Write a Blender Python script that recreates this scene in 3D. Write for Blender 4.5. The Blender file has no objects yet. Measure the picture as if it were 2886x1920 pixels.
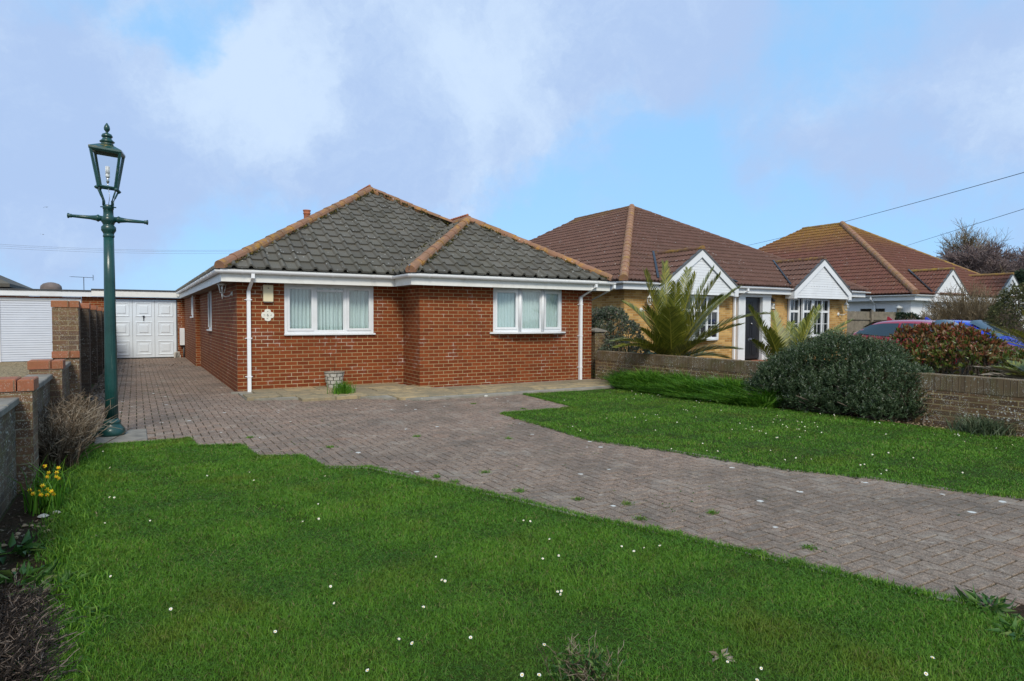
import bpy, bmesh, math, random
import numpy as np
from mathutils import Vector, Matrix
random.seed(7); rng = np.random.default_rng(7)
pi = math.pi; sin = math.sin; cos = math.cos
sc = bpy.context.scene
col = sc.collection

# ------------------------------------------------------------------ surveyed camera and property frame
F_PX, PITCH, ROLL, CAM_H = 1808.4, .0342, .0044, 1.4857     # focal length etc. for a 2886 px wide frame
TH, CX, CY = .5307, -5.3212, 12.4178                        # the bungalow's left front corner and its bearing
CT, ST = cos(TH), sin(TH)
def ray(px, py):
    a0 = px-1443; b0 = py-960
    a = a0*cos(ROLL)+b0*sin(ROLL); b = -a0*sin(ROLL)+b0*cos(ROLL)
    return Vector((a/F_PX, cos(PITCH)-b/F_PX*sin(PITCH), -sin(PITCH)-b/F_PX*cos(PITCH)))
def G(px, py, z=0.0):
    d = ray(px, py); t = (z-CAM_H)/d.z; return Vector((d.x*t, d.y*t, z))
def at(px, py, y):
    d = ray(px, py); t = y/d.y; return Vector((d.x*t, y, CAM_H+d.z*t))
def uv_of(P):
    dx, dy = P[0]-CX, P[1]-CY; return (dx*CT+dy*ST, -dx*ST+dy*CT)
def W(u, v, z=0.0): return Vector((CX+u*CT-v*ST, CY+u*ST+v*CT, z))

# ------------------------------------------------------------------ node helper
def mat(name):
    m = bpy.data.materials.new(name); m.use_nodes = True
    nt = m.node_tree; nt.nodes.clear(); return m, NT(nt)
class NT:
    def __init__(s, nt): s.nt = nt
    def n(s, t, **k):
        nd = s.nt.nodes.new(t)
        for a, v in k.items():
            if a.startswith('_'): setattr(nd, a[1:], v)
        for a, v in k.items():
            if a.startswith('_'): continue
            key = a.replace('__', ' ')
            inp = nd.inputs[int(key[1:])] if key[0] == 'i' and key[1:].isdigit() else nd.inputs[key]
            if isinstance(v, bpy.types.NodeSocket): s.nt.links.new(v, inp)
            else: inp.default_value = v
        return nd
    def math(s, op, a, b=0.0, c=0.0, clamp=False):
        nd = s.n('ShaderNodeMath', _operation=op, i0=a, i1=b, i2=c); nd.use_clamp = clamp; return nd.outputs[0]
    def mix(s, f, a, b, mode='MIX'):
        nd = s.nt.nodes.new('ShaderNodeMix'); nd.data_type = 'RGBA'; nd.blend_type = mode
        for i, v in ((0, f), (6, a), (7, b)):
            if isinstance(v, bpy.types.NodeSocket): s.nt.links.new(v, nd.inputs[i])
            else: nd.inputs[i].default_value = v if i == 0 else (*v[:3], 1)
        return nd.outputs[2]
    def ramp(s, f, stops, interp='LINEAR'):
        nd = s.nt.nodes.new('ShaderNodeValToRGB'); cr = nd.color_ramp; cr.interpolation = interp
        while len(cr.elements) < len(stops): cr.elements.new(.5)
        for e, (p, c) in zip(cr.elements, stops):
            e.position = p; e.color = (*c[:3], 1) if hasattr(c, '__len__') else (c, c, c, 1)
        s.nt.links.new(f, nd.inputs[0]); return nd.outputs[0]
    def rng(s, v, a, b, c=0.0, d=1.0, smooth=False):
        nd = s.n('ShaderNodeMapRange', i0=v, i1=a, i2=b, i3=c, i4=d)
        if smooth: nd.interpolation_type = 'SMOOTHSTEP'
        return nd.outputs[0]
    def noise(s, vec, scale, detail=4, rough=.55, dist=0):
        return s.n('ShaderNodeTexNoise', Vector=vec, Scale=scale, Detail=detail, Roughness=rough, Distortion=dist).outputs['Fac']
    def pos(s): return s.n('ShaderNodeNewGeometry').outputs['Position']
    def obj(s): return s.n('ShaderNodeTexCoord').outputs['Object']
    def uv(s): return s.n('ShaderNodeTexCoord').outputs['UV']
    def attr(s, name): return s.n('ShaderNodeAttribute', _attribute_name=name).outputs['Fac']
    def bump(s, h, strength=.5, dist=.01):
        return s.n('ShaderNodeBump', Height=h, Strength=strength, Distance=dist).outputs[0]
    def out(s, color, rough=.7, normal=None, metal=0, spec=.4, sss=None, trans=None):
        p = s.nt.nodes.new('ShaderNodeBsdfPrincipled')
        for k, v in (('Base Color', color), ('Roughness', rough), ('Metallic', metal), ('Specular IOR Level', spec), ('Normal', normal)):
            if v is None: continue
            if isinstance(v, bpy.types.NodeSocket): s.nt.links.new(v, p.inputs[k])
            else: p.inputs[k].default_value = (*v[:3], 1) if k == 'Base Color' else v
        o = s.nt.nodes.new('ShaderNodeOutputMaterial')
        sh = p.outputs[0]
        if trans is not None:
            tr = s.nt.nodes.new('ShaderNodeBsdfTranslucent')
            if isinstance(color, bpy.types.NodeSocket): s.nt.links.new(color, tr.inputs[0])
            else: tr.inputs[0].default_value = (*color[:3], 1)
            mx = s.nt.nodes.new('ShaderNodeMixShader'); mx.inputs[0].default_value = trans
            s.nt.links.new(sh, mx.inputs[1]); s.nt.links.new(tr.outputs[0], mx.inputs[2]); sh = mx.outputs[0]
        s.nt.links.new(sh, o.inputs[0]); return p
MT = {}
def simple(name, c, rough=.6, metal=0, var=.12, scale=3, bump=0, bscale=60, spec=.4, dirt=None, dscale=1.2):
    m, t = mat(name); p = t.obj()
    f = t.noise(p, scale, 5, .6)
    c2 = tuple(x*(1-var) for x in c); c3 = tuple(min(1, x*(1+var)) for x in c)
    cc = t.mix(t.rng(f, .3, .7), c2, c3)
    if dirt:
        d = t.noise(p, dscale, 6, .65, .6)
        cc = t.mix(t.rng(d, .5, .75, 0, dirt[3]), cc, dirt[:3])
    nm = t.bump(t.noise(p, bscale, 4, .6), .5, bump) if bump else None
    t.out(cc, rough, nm, metal, spec); MT[name] = m; return m

def brick(name, c1, c2, mortar, ms=.006, eff=0, effc=(.75, .7, .65), lichen=0, dirt=0, dirtc=(.05, .045, .035), mix_n=(.4, .6), bw=.225, rh=.075, moss=0):
    m, t = mat(name); uv = t.uv(); p = t.pos()
    wob = t.n('ShaderNodeVectorMath', _operation='MULTIPLY_ADD', i0=t.n('ShaderNodeTexNoise', Vector=uv, Scale=6.0, Detail=2.0).outputs['Color'], i1=(.005, .005, 0), i2=uv).outputs[0]
    b = t.n('ShaderNodeTexBrick', Vector=wob, Color1=(0, 0, 0, 1), Color2=(1, 1, 1, 1), Mortar=(.5, .5, .5, 1), Scale=1.0)
    b.inputs['Mortar Size'].default_value = ms; b.inputs['Mortar Smooth'].default_value = .25
    b.inputs['Brick Width'].default_value = bw; b.inputs['Row Height'].default_value = rh; b.inputs['Bias'].default_value = 0
    tint = b.outputs['Color']; fac = b.outputs['Fac']
    n1 = t.noise(p, 7, 5, .65); n2 = t.noise(p, 55, 4, .7); n3 = t.noise(p, 1.1, 4, .6, .4)
    base = t.mix(t.math('MULTIPLY_ADD', tint, .65, t.math('MULTIPLY', n1, .35)), c1, c2)
    base = t.mix(t.rng(n2, .3, .75, 0, .35), base, tuple(x*.6 for x in c1))
    mo = t.mix(t.rng(n3, .35, .65), mortar, tuple(x*.62 for x in mortar))
    if eff:
        e = t.math('MULTIPLY', t.rng(t.noise(p, 2.3, 5, .7, .5), .55, .72), eff, clamp=True)
        mo = t.mix(e, mo, effc)
        base = t.mix(t.math('MULTIPLY', e, t.rng(n2, .5, .8, 0, .5)), base, effc)
    cc = t.mix(fac, base, mo)
    if dirt:
        cc = t.mix(t.math('MULTIPLY', t.rng(t.noise(p, 1.7, 6, .65, .8), .4, .7), dirt), cc, dirtc)
    if moss:
        cc = t.mix(t.math('MULTIPLY', t.rng(t.noise(p, 3.1, 6, .65, .8), .48, .66), moss), cc, (.10, .11, .02))
    if lichen:
        v = t.n('ShaderNodeTexVoronoi', Vector=p, Scale=26.0); v.inputs['Randomness'].default_value = 1
        sp = t.rng(v.outputs['Distance'], .18, .32, 1, 0)
        v2 = t.n('ShaderNodeTexVoronoi', Vector=p, Scale=70.0)
        sp2 = t.rng(v2.outputs['Distance'], .2, .34, 1, 0)
        gate = t.rng(t.noise(p, 3.0, 4, .6), .46, .6)
        gate2 = t.rng(t.noise(p, 4.3, 4, .6, .3), .42, .6)
        l = t.math('MAXIMUM', t.math('MULTIPLY', sp, gate), t.math('MULTIPLY', sp2, gate2))
        cc = t.mix(t.math('MULTIPLY', l, lichen), cc, (.55, .55, .50))
    h = t.math('ADD', t.math('MULTIPLY', fac, -1.0), t.math('MULTIPLY', n2, .5))
    t.out(cc, .85, t.bump(h, .7, .006), 0, .25); MT[name] = m; return m

brick('brick_red', (.135, .026, .007), (.28, .066, .017), (.43, .31, .16), .0065, eff=.8)
brick('brick_yellow', (.30, .135, .030), (.74, .48, .18), (.60, .48, .27), .0055, dirt=.14, dirtc=(.3, .12, .03))
brick('brick_wall', (.070, .055, .045), (.17, .105, .062), (.22, .18, .11), .006, lichen=.95, dirt=.35, moss=.3)
brick('brick_wall_plain', (.080, .048, .028), (.20, .115, .056), (.36, .27, .13), .008, lichen=.95, dirt=.2, moss=.2)
brick('brick_pier', (.095, .060, .042), (.27, .145, .08), (.30, .23, .13), .007, lichen=.55, dirt=.3, moss=.2, effc=(.7, .68, .6), eff=.6)
brick('brick_pier_dark', (.05, .036, .03), (.11, .07, .045), (.13, .105, .08), .007, lichen=.35, dirt=.5)
brick('brick_soldier', (.11, .075, .045), (.20, .135, .072), (.24, .18, .1), .005, lichen=.7, dirt=.3, moss=.3, bw=.075, rh=.5)
brick('cap_brick', (.30, .105, .055), (.40, .15, .08), (.2, .17, .11), .004, lichen=.25, dirt=.25, moss=.2, bw=.225, rh=.4)
simple('white_pvc', (.71, .73, .75), .35, 0, .04, 2, dirt=(.45, .43, .38, .25), dscale=2.5)
simple('white_gutter', (.80, .81, .83), .3, 0, .03, 2)
simple('fascia_white', (.74, .74, .71), .45, 0, .06, 2, dirt=(.42, .40, .34, .35), dscale=2)
simple('soffit', (.22, .17, .13), .8)
simple('flat_roof_felt', (.055, .058, .06), .85, 0, .3, 5, .004)
simple('garage_white', (.70, .76, .82), .4, 0, .04, 1.5, dirt=(.5, .52, .52, .2), dscale=1.5)
simple('roller_white', (.64, .68, .76), .4, 0, .05, 1.5)
simple('black_metal', (.015, .015, .017), .4)
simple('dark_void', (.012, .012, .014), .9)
simple('concrete', (.27, .25, .21), .9, 0, .25, 4, .004, 90, dirt=(.11, .11, .07, .6), dscale=3)
simple('concrete_coping', (.22, .198, .165), .9, 0, .3, 6, .004, 90, dirt=(.1, .1, .085, .6), dscale=4)
simple('terracotta', (.36, .12, .06), .75, 0, .2, 6)
simple('cream_plastic', (.68, .60, .40), .45, 0, .06, 3)
simple('plaque_white', (.72, .70, .62), .4, 0, .08, 20)
simple('ink', (.03, .03, .035), .6)
simple('stone_white', (.52, .50, .45), .8, 0, .2, 20, .003, 80)
simple('stone_tan', (.34, .25, .15), .85, 0, .35, 25, .003, 80)
simple('door_black', (.02, .021, .024), .3, 0, .1, 3)
simple('chrome', (.6, .6, .6), .25, .9)
simple('wood_grey', (.20, .17, .13), .85, 0, .3, 5, .003, 40, dirt=(.1, .11, .07, .5), dscale=3)
simple('bark', (.11, .085, .065), .9, 0, .35, 12, .004, 50)
simple('bark_pale', (.30, .26, .24), .9, 0, .3, 8)
simple('render_white', (.74, .76, .79), .8, 0, .05, 1.5, .002, 120, dirt=(.5, .52, .55, .3), dscale=1)
simple('rubber', (.02, .02, .02), .8)
simple('rim', (.4, .4, .42), .3, .8)
simple('wire', (.03, .03, .035), .6)
simple('wire_hazed', (.22, .25, .30), .8)  # distance haze put into the colour: paler, bluer cable
simple('gull', (.35, .36, .38), .8)
simple('lamp_white', (.66, .66, .63), .45, 0, .1, 10)
simple('bulb', (.85, .85, .86), .2)
simple('daisy_white', (.85, .85, .83), .6, 0, .03)
simple('daisy_yellow', (.75, .5, .03), .6)
simple('daffodil', (.80, .62, .02), .5)
simple('daffodil_cup', (.80, .36, .01), .5)
simple('brown_cap', (.16, .13, .12), .9, 0, .25, 4)
simple('lead', (.10, .105, .11), .6, 0, .2, 6)
simple('rust_plate', (.45, .46, .45), .7, 0, .2, 15, dirt=(.1, .15, .05, .7), dscale=9)

def lamp_paint():
    m, t = mat('green_paint'); p = t.obj()
    n = t.noise(p, 5, 6, .7); n2 = t.noise(p, 30, 4, .7)
    cc = t.mix(t.rng(n, .35, .7), (.007, .040, .037), (.014, .070, .063))
    st = t.n('ShaderNodeMapping', Vector=p, Scale=(30, 30, 2.0)).outputs[0]
    cc = t.mix(t.rng(t.noise(st, 1.2, 3), .66, .73, 0, .6), cc, (.16, .20, .17))
    zz = t.n('ShaderNodeSeparateXYZ', Vector=p).outputs[2]
    moss = t.math('MULTIPLY', t.rng(zz, 3.49, 3.52, 0, 1), t.rng(zz, 3.57, 3.59, 1, 0))
    cc = t.mix(t.math('MULTIPLY', moss, t.rng(t.noise(p, 14, 5, .7), .50, .58, 0, .8)), cc, (.26, .18, .04))
    t.out(cc, .30, t.bump(n2, .25, .004), 0, .5); MT['green_paint'] = m
lamp_paint()
def glassy(name, tint=(.9, .95, .95), refl=.25, alpha=.9):
    m, t = mat(name)
    tr = t.n('ShaderNodeBsdfTransparent', Color=(*tint, 1)).outputs[0]
    gl = t.n('ShaderNodeBsdfGlossy', Roughness=.03, Color=(.9, .93, .95, 1)).outputs[0]
    fr = t.n('ShaderNodeFresnel', IOR=1.5).outputs[0]
    f = t.math('ADD', t.math('MULTIPLY', fr, 1.6), refl*.3, clamp=True)
    f = t.math('MULTIPLY', f, t.math('SUBTRACT', 1.0, t.n('ShaderNodeNewGeometry').outputs['Backfacing']))
    mx = t.n('ShaderNodeMixShader', i0=f, i1=tr, i2=gl).outputs[0]
    t.n('ShaderNodeOutputMaterial', Surface=mx); MT[name] = m
glassy('glass', (.94, .98, .98), .15); glassy('lantern_glass', (.93, .95, .96), .05)
simple('glass_dark', (.012, .017, .02), .05, 0, 0, 1, spec=.9)
simple('car_glass', (.02, .03, .035), .04, 0, 0, 1, spec=1.0)
def carpaint(name, c):
    m, t = mat(name); p = t.out(c, .35, None, .1, .4)
    p.inputs['Coat Weight'].default_value = 1; p.inputs['Coat Roughness'].default_value = .04; MT[name] = m
carpaint('paint_red', (.33, .012, .03)); carpaint('paint_blue', (.008, .035, .50))
def curtain():
    m, t = mat('net_curtain'); p = t.obj()
    t.out(t.mix(t.rng(t.noise(p, 40, 3), .3, .7), (.66, .76, .75), (.78, .86, .85)), .8, None, 0, .2, trans=.25); MT['curtain'] = m
curtain()

def tilemat(name, base, light, lich, lf, moss=(.05, .055, .015), mf=.5, topz=None):
    m, t = mat(name); p = t.pos(); r = t.attr('rnd')
    n1 = t.noise(p, 4, 6, .7, .4); n2 = t.noise(p, 40, 5, .75); n3 = t.noise(p, 1.3, 5, .65, .5)
    cc = t.mix(t.math('MULTIPLY_ADD', r, .4, t.math('MULTIPLY', n2, .6)), base, light)
    cc = t.mix(t.rng(n3, .45, .72, 0, mf), cc, moss)
    g = t.rng(n1, 1-lf-.08, 1-lf+.1, 0, 1)
    if topz:
        zz = t.n('ShaderNodeSeparateXYZ', Vector=p).outputs[2]
        zn = t.math('MULTIPLY_ADD', t.noise(p, 1.4, 5, .7, .6), 1.6, t.math('ADD', zz, -.8))
        g = t.math('MAXIMUM', g, t.math('MULTIPLY', t.rng(zn, topz[0], topz[1], 0, 1, True), t.rng(n1, .3, .6, .2, .9)))
    cc = t.mix(t.math('MULTIPLY', g, t.rng(n2, .3, .6, .3, .9)), cc, lich)
    v = t.n('ShaderNodeTexVoronoi', Vector=p, Scale=9.0)
    cc = t.mix(t.math('MULTIPLY', t.rng(v.outputs['Distance'], .10, .16, 1, 0), t.rng(t.noise(p, 2, 2), .48, .56)), cc, (.42, .42, .40))
    t.out(cc, .85, t.bump(t.math('ADD', n2, n1), .6, .008), 0, .25); MT[name] = m
tilemat('tile_grey', (.060, .055, .046), (.158, .147, .124), (.28, .21, .07), .30, mf=.15)
tilemat('ridge_tile', (.20, .105, .065), (.34, .18, .115), (.46, .24, .02), .42, mf=.5, moss=(.09, .085, .03))
tilemat('tile_brown', (.095, .052, .040), (.165, .088, .067), (.27, .17, .02), .27, mf=.25, moss=(.07, .05, .03), topz=(5.8, 6.9))
tilemat('tile_rust', (.105, .044, .032), (.175, .074, .053), (.30, .17, .012), .30, mf=.2, moss=(.10, .075, .02), topz=(5.2, 7.2))
tilemat('ridge_brown', (.25, .135, .085), (.36, .19, .12), (.36, .22, .03), .42, mf=.2)
tilemat('ridge_moss', (.17, .10, .05), (.27, .16, .08), (.36, .23, .02), .47, mf=.3, moss=(.2, .15, .01))

def paver():
    m, t = mat('paver'); p = t.pos(); r = t.attr('rnd')
    n1 = t.noise(p, .55, 5, .6, .5); n2 = t.noise(p, 90, 5, .8); n3 = t.noise(p, 9, 5, .7, .5); n4 = t.noise(p, 24, 5, .75)
    pink = t.mix(r, (.20, .122, .090), (.30, .192, .140)); grey = t.mix(r, (.145, .112, .086), (.215, .170, .130))
    xy = t.n('ShaderNodeSeparateXYZ', Vector=p)
    gfac = t.math('ADD', t.math('MULTIPLY', t.rng(xy.outputs[1], 3.0, 10.5, 1, 0), .75), t.math('MULTIPLY_ADD', n1, 1.6, -.8), clamp=True)
    cc = t.mix(gfac, pink, grey)
    cc = t.mix(t.rng(n2, .40, .70, 0, .75), cc, (.50, .40, .31))
    cc = t.mix(t.rng(n4, .48, .64, 0, .6), cc, (.070, .062, .052))
    cc = t.mix(t.rng(t.noise(p, 120, 4, .85), .48, .60, 0, .85), cc, (.050, .045, .038))
    cc = t.mix(t.rng(n3, .56, .70, 0, .5), cc, (.45, .40, .34))
    cc = t.mix(t.rng(t.noise(p, 1.7, 4, .6), .60, .75, 0, .4), cc, (.30, .15, .09))
    cc = t.mix(t.rng(t.noise(p, .9, 6, .7, .6), .46, .62, 0, .42), cc, (.075, .068, .058))
    cc = t.mix(t.rng(t.noise(p, 2.2, 6, .7, .6), .54, .66, 0, .4), cc, (.34, .30, .25))
    v = t.n('ShaderNodeTexVoronoi', Vector=p, Scale=3.2)
    cc = t.mix(t.math('MULTIPLY', t.rng(t.math('ADD', v.outputs['Distance'], t.math('MULTIPLY', n4, .05)), .10, .125, 1, 0), t.rng(t.noise(p, 1.1, 2), .46, .5)), cc, (.55, .55, .52))
    t.out(cc, .88, t.bump(t.math('ADD', n2, n4), .7, .005), 0, .2); MT['paver'] = m
    m, t = mat('joint'); p = t.pos()
    cc = t.mix(t.rng(t.noise(p, 1.6, 5, .7), .42, .62), (.020, .016, .012), (.040, .046, .014))
    cc = t.mix(t.rng(t.noise(p, 60, 3), .4, .7), cc, (.06, .05, .035)); t.out(cc, .95, None, 0, .1); MT['joint'] = m
paver()
def soilmat():
    m, t = mat('soil'); p = t.pos(); n = t.noise(p, 35, 6, .75); n1 = t.noise(p, 3, 5, .6)
    cc = t.mix(t.rng(n, .3, .7), (.022, .014, .009), (.085, .055, .032))
    cc = t.mix(t.rng(n1, .5, .65, 0, .7), cc, (.03, .04, .012))
    v = t.n('ShaderNodeTexVoronoi', Vector=p, Scale=16.0)
    cc = t.mix(t.math('MULTIPLY', t.rng(v.outputs['Distance'], .12, .2, 1, 0), t.rng(n1, .45, .5)), cc, (.32, .25, .17))
    t.out(cc, .95, t.bump(t.math('ADD', n, t.math('MULTIPLY', n1, 2)), 1, .03), 0, .1); MT['soil'] = m
    m, t = mat('turf'); p = t.pos(); n = t.noise(p, 30, 6, .75); n1 = t.noise(p, 1.3, 5, .6, .4)
    cc = t.mix(t.rng(n, .3, .7), (.016, .032, .005), (.045, .075, .010))
    cc = t.mix(t.rng(n1, .58, .72, 0, .6), cc, (.045, .05, .012))
    t.out(cc, .95, t.bump(n, 1, .02), 0, .1); MT['turf'] = m
    m, t = mat('gravel'); p = t.pos(); v = t.n('ShaderNodeTexVoronoi', Vector=p, Scale=28.0)
    cc = t.mix(t.n('ShaderNodeSeparateColor', Color=v.outputs['Color']).outputs[0], (.10, .075, .04), (.42, .33, .2))
    t.out(cc, .9, t.bump(v.outputs['Distance'], 1, .02), 0, .2); MT['gravel'] = m
    m, t = mat('patio'); p = t.pos(); r = t.attr('rnd'); n = t.noise(p, 5, 6, .7, .4); n2 = t.noise(p, 50, 5, .75)
    cc = t.mix(r, (.24, .195, .125), (.40, .30, .165)); cc = t.mix(t.rng(n, .42, .62, 0, .85), cc, (.16, .145, .10))
    cc = t.mix(t.rng(n2, .5, .75, 0, .6), cc, (.42, .38, .3)); t.out(cc, .9, t.bump(n2, .6, .005), 0, .2); MT['patio'] = m
    m, t = mat('ground'); p = t.pos(); n = t.noise(p, .3, 6, .7)
    t.out(t.mix(t.rng(n, .35, .65), (.05, .06, .02), (.11, .10, .06)), .95, None, 0, .1); MT['ground'] = m
soilmat()
def leafmat(name, stops, rough=.5, trans=.2, patch=None, spec=.35):
    m, t = mat(name); r = t.attr('rnd'); p = t.pos()
    cc = t.ramp(r, stops)
    if patch: cc = t.mix(t.rng(t.noise(p, patch[0], 5, .6, .4), patch[1], patch[2], 0, patch[3]), cc, patch[4])
    cc = t.mix(t.rng(t.noise(p, 2.5, 3), .3, .7, 0, .25), cc, tuple(x*.4 for x in stops[0][1]))
    t.out(cc, rough, None, 0, spec, trans=trans); MT[name] = m
leafmat('grass', [(0, (.040, .120, .009)), (.5, (.094, .235, .020)), (.85, (.18, .335, .034)), (.94, (.19, .21, .06)), (1, (.27, .22, .10))], .55, .25, (1.1, .54, .70, .5, (.17, .17, .018)), spec=.25)
leafmat('tall_leaf', [(0, (.034, .12, .008)), (.6, (.095, .26, .018)), (1, (.20, .38, .04))], .45, .25)
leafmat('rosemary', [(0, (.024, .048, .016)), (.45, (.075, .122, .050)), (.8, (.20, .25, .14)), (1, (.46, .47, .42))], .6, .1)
leafmat('senecio', [(0, (.045, .075, .03)), (.5, (.12, .16, .10)), (.8, (.25, .28, .22)), (1, (.20, .13, .15))], .7, .1)
leafmat('photinia', [(0, (.035, .070, .012)), (.35, (.10, .14, .025)), (.6, (.19, .10, .038)), (.85, (.27, .06, .035)), (1, (.38, .10, .06))], .32, .12, spec=.5)
leafmat('palm', [(0, (.06, .080, .010)), (.5, (.165, .185, .022)), (.85, (.32, .30, .04)), (1, (.48, .34, .09))], .42, .15, spec=.5)
leafmat('palm_dead', [(0, (.16, .12, .08)), (1, (.42, .36, .28))], .8, .1)
leafmat('dry_stems', [(0, (.06, .04, .025)), (.5, (.17, .12, .075)), (1, (.36, .29, .21))], .85, .05)
leafmat('heather', [(0, (.014, .010, .008)), (.85, (.050, .036, .028)), (1, (.26, .20, .16))], .85, .05)
leafmat('twigs_brown', [(0, (.09, .065, .035)), (.6, (.20, .15, .085)), (1, (.33, .27, .18))], .9, .0)
leafmat('twigs_purple', [(0, (.10, .066, .066)), (.6, (.19, .14, .135)), (1, (.30, .24, .22))], .9, .0)
leafmat('conifer', [(0, (.008, .022, .010)), (1, (.03, .06, .025))], .8, .0)
leafmat('weed', [(0, (.02, .07, .01)), (.6, (.06, .15, .025)), (1, (.17, .24, .06))], .5, .2)
leafmat('olive', [(0, (.04, .05, .015)), (.6, (.10, .11, .035)), (1, (.2, .18, .08))], .7, .1)

# ------------------------------------------------------------------ mesh builder
ORG = {}
def tagp(o, label=None, cat=None, group=None, kind=None):
    if label: o['label'] = label
    if cat: o['category'] = cat
    if group: o['group'] = group
    if kind: o['kind'] = kind
    return o
def thing(name, label, cat, org=(0, 0, 0), group=None, frame='H'):
    o = bpy.data.objects.new(name, None); col.objects.link(o); o.empty_display_size = .1
    place(o, org, frame); ORG[o.name] = (org, frame); return tagp(o, label, cat, group)
def place(o, org, frame):
    if frame == 'H': o.location = W(*org); o.rotation_euler = (0, 0, TH)
    else: o.location = org
class MB:
    def __init__(s): s.v = []; s.f = []; s.m = []; s.r = []; s.sm = []; s.cur = 0
    def add(s, vs, fs, m=None, r=None, smooth=False):
        b = len(s.v); s.v += [tuple(v) for v in vs]
        for f in fs:
            s.f.append(tuple(b+i for i in f)); s.m.append(s.cur if m is None else m)
            s.r.append(random.random() if r is None else r); s.sm.append(smooth)
        return s
    def box(s, x0, x1, y0, y1, z0, z1, m=None, r=None, bev=0):
        if x0 > x1: x0, x1 = x1, x0
        if y0 > y1: y0, y1 = y1, y0
        if z0 > z1: z0, z1 = z1, z0
        if r is None: r = random.random()
        if bev:
            b = bev; vs = []
            for z, i in ((z0, 0), (z1-b, 0), (z1, b)):
                vs += [(x0+i, y0+i, z), (x1-i, y0+i, z), (x1-i, y1-i, z), (x0+i, y1-i, z)]
            fs = [(3, 2, 1, 0), (8, 9, 10, 11)]
            for k in (0, 4):
                for j in range(4): fs.append((k+j, k+(j+1) % 4, k+4+(j+1) % 4, k+4+j))
            return s.add(vs, fs, m, r)
        vs = [(x0, y0, z0), (x1, y0, z0), (x1, y1, z0), (x0, y1, z0), (x0, y0, z1), (x1, y0, z1), (x1, y1, z1), (x0, y1, z1)]
        return s.add(vs, [(3, 2, 1, 0), (4, 5, 6, 7), (0, 1, 5, 4), (1, 2, 6, 5), (2, 3, 7, 6), (3, 0, 4, 7)], m, r)
    def tube(s, pts, r, n=8, m=None, caps=True, rv=None):
        pts = [Vector(p) for p in pts]; rs = r if hasattr(r, '__len__') else [r]*len(pts)
        rings = []; up = Vector((0, 0, 1))
        for i, p in enumerate(pts):
            d = (pts[min(i+1, len(pts)-1)]-pts[max(i-1, 0)]).normalized()
            a = d.cross(up) if abs(d.z) < .95 else d.cross(Vector((1, 0, 0)))
            a.normalize(); b = d.cross(a)
            rings.append([p+(a*cos(2*pi*k/n)+b*sin(2*pi*k/n))*rs[i] for k in range(n)])
        vs = [v for ring in rings for v in ring]; fs = []
        for i in range(len(rings)-1):
            for k in range(n): fs.append((i*n+k, i*n+(k+1) % n, (i+1)*n+(k+1) % n, (i+1)*n+k))
        if caps: fs += [tuple(range(n))[::-1], tuple((len(rings)-1)*n+k for k in range(n))]
        return s.add(vs, fs, m, rv if rv is not None else random.random(), n > 4)
    def lathe(s, prof, c=(0, 0, 0), n=20, m=None, flute=0, nfl=0):
        vs = []; fs = []
        for r, z in prof:
            for k in range(n):
                a = 2*pi*k/n; rr = r*(1-flute*(.5+.5*cos(nfl*a))) if flute and .06 < r < .085 else r
                vs.append((c[0]+rr*cos(a), c[1]+rr*sin(a), c[2]+z))
        L = len(prof)
        for i in range(L-1):
            for k in range(n): fs.append((i*n+k, i*n+(k+1) % n, (i+1)*n+(k+1) % n, (i+1)*n+k))
        fs += [tuple(range(n))[::-1], tuple((L-1)*n+k for k in range(n))]
        return s.add(vs, fs, m, None, True)
    def prism(s, poly, axis, a, b, m=None, r=None):
        # poly of 2D points in the plane across `axis`, swept from a to b
        n = len(poly)
        def P(q, t): return (t, q[0], q[1]) if axis == 'x' else (q[0], t, q[1]) if axis == 'y' else (q[0], q[1], t)
        vs = [P(q, a) for q in poly]+[P(q, b) for q in poly]
        fs = [tuple(range(n)), tuple(range(2*n-1, n-1, -1))]+[(i, n+i, n+(i+1) % n, (i+1) % n) for i in range(n)]
        return s.add(vs, fs, m, r if r is not None else random.random())
    def build(s, name, mats, parent=None, label=None, kind=None, frame=None, fixn=True, clip=None):
        if not isinstance(mats, (list, tuple)): mats = [mats]
        org, fr = ((0, 0, 0), frame or 'W')
        root = parent
        while root is not None and root.parent is not None: root = root.parent
        if root is not None: org, fr = ORG[root.name]
        V = np.array(s.v, dtype=np.float64).reshape(-1, 3)-np.array(org)
        me = bpy.data.meshes.new(name); me.from_pydata(V.tolist(), [], s.f)
        for q in mats: me.materials.append(MT[q] if isinstance(q, str) else q)
        me.polygons.foreach_set('material_index', s.m); me.polygons.foreach_set('use_smooth', s.sm)
        at_ = me.attributes.new('rnd', 'FLOAT', 'FACE'); at_.data.foreach_set('value', s.r)
        if fixn or clip:
            bm = bmesh.new(); bm.from_mesh(me)
            if clip:
                for co, no in clip:
                    bmesh.ops.bisect_plane(bm, geom=bm.verts[:]+bm.edges[:]+bm.faces[:], plane_co=Vector(co)-Vector(org), plane_no=no, clear_outer=True)
            if fixn: bmesh.ops.recalc_face_normals(bm, faces=bm.faces[:])
            bm.to_mesh(me); bm.free()
        # box-mapped UVs in metres (so brick courses run true on every face)
        nl = len(me.loops)
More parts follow.
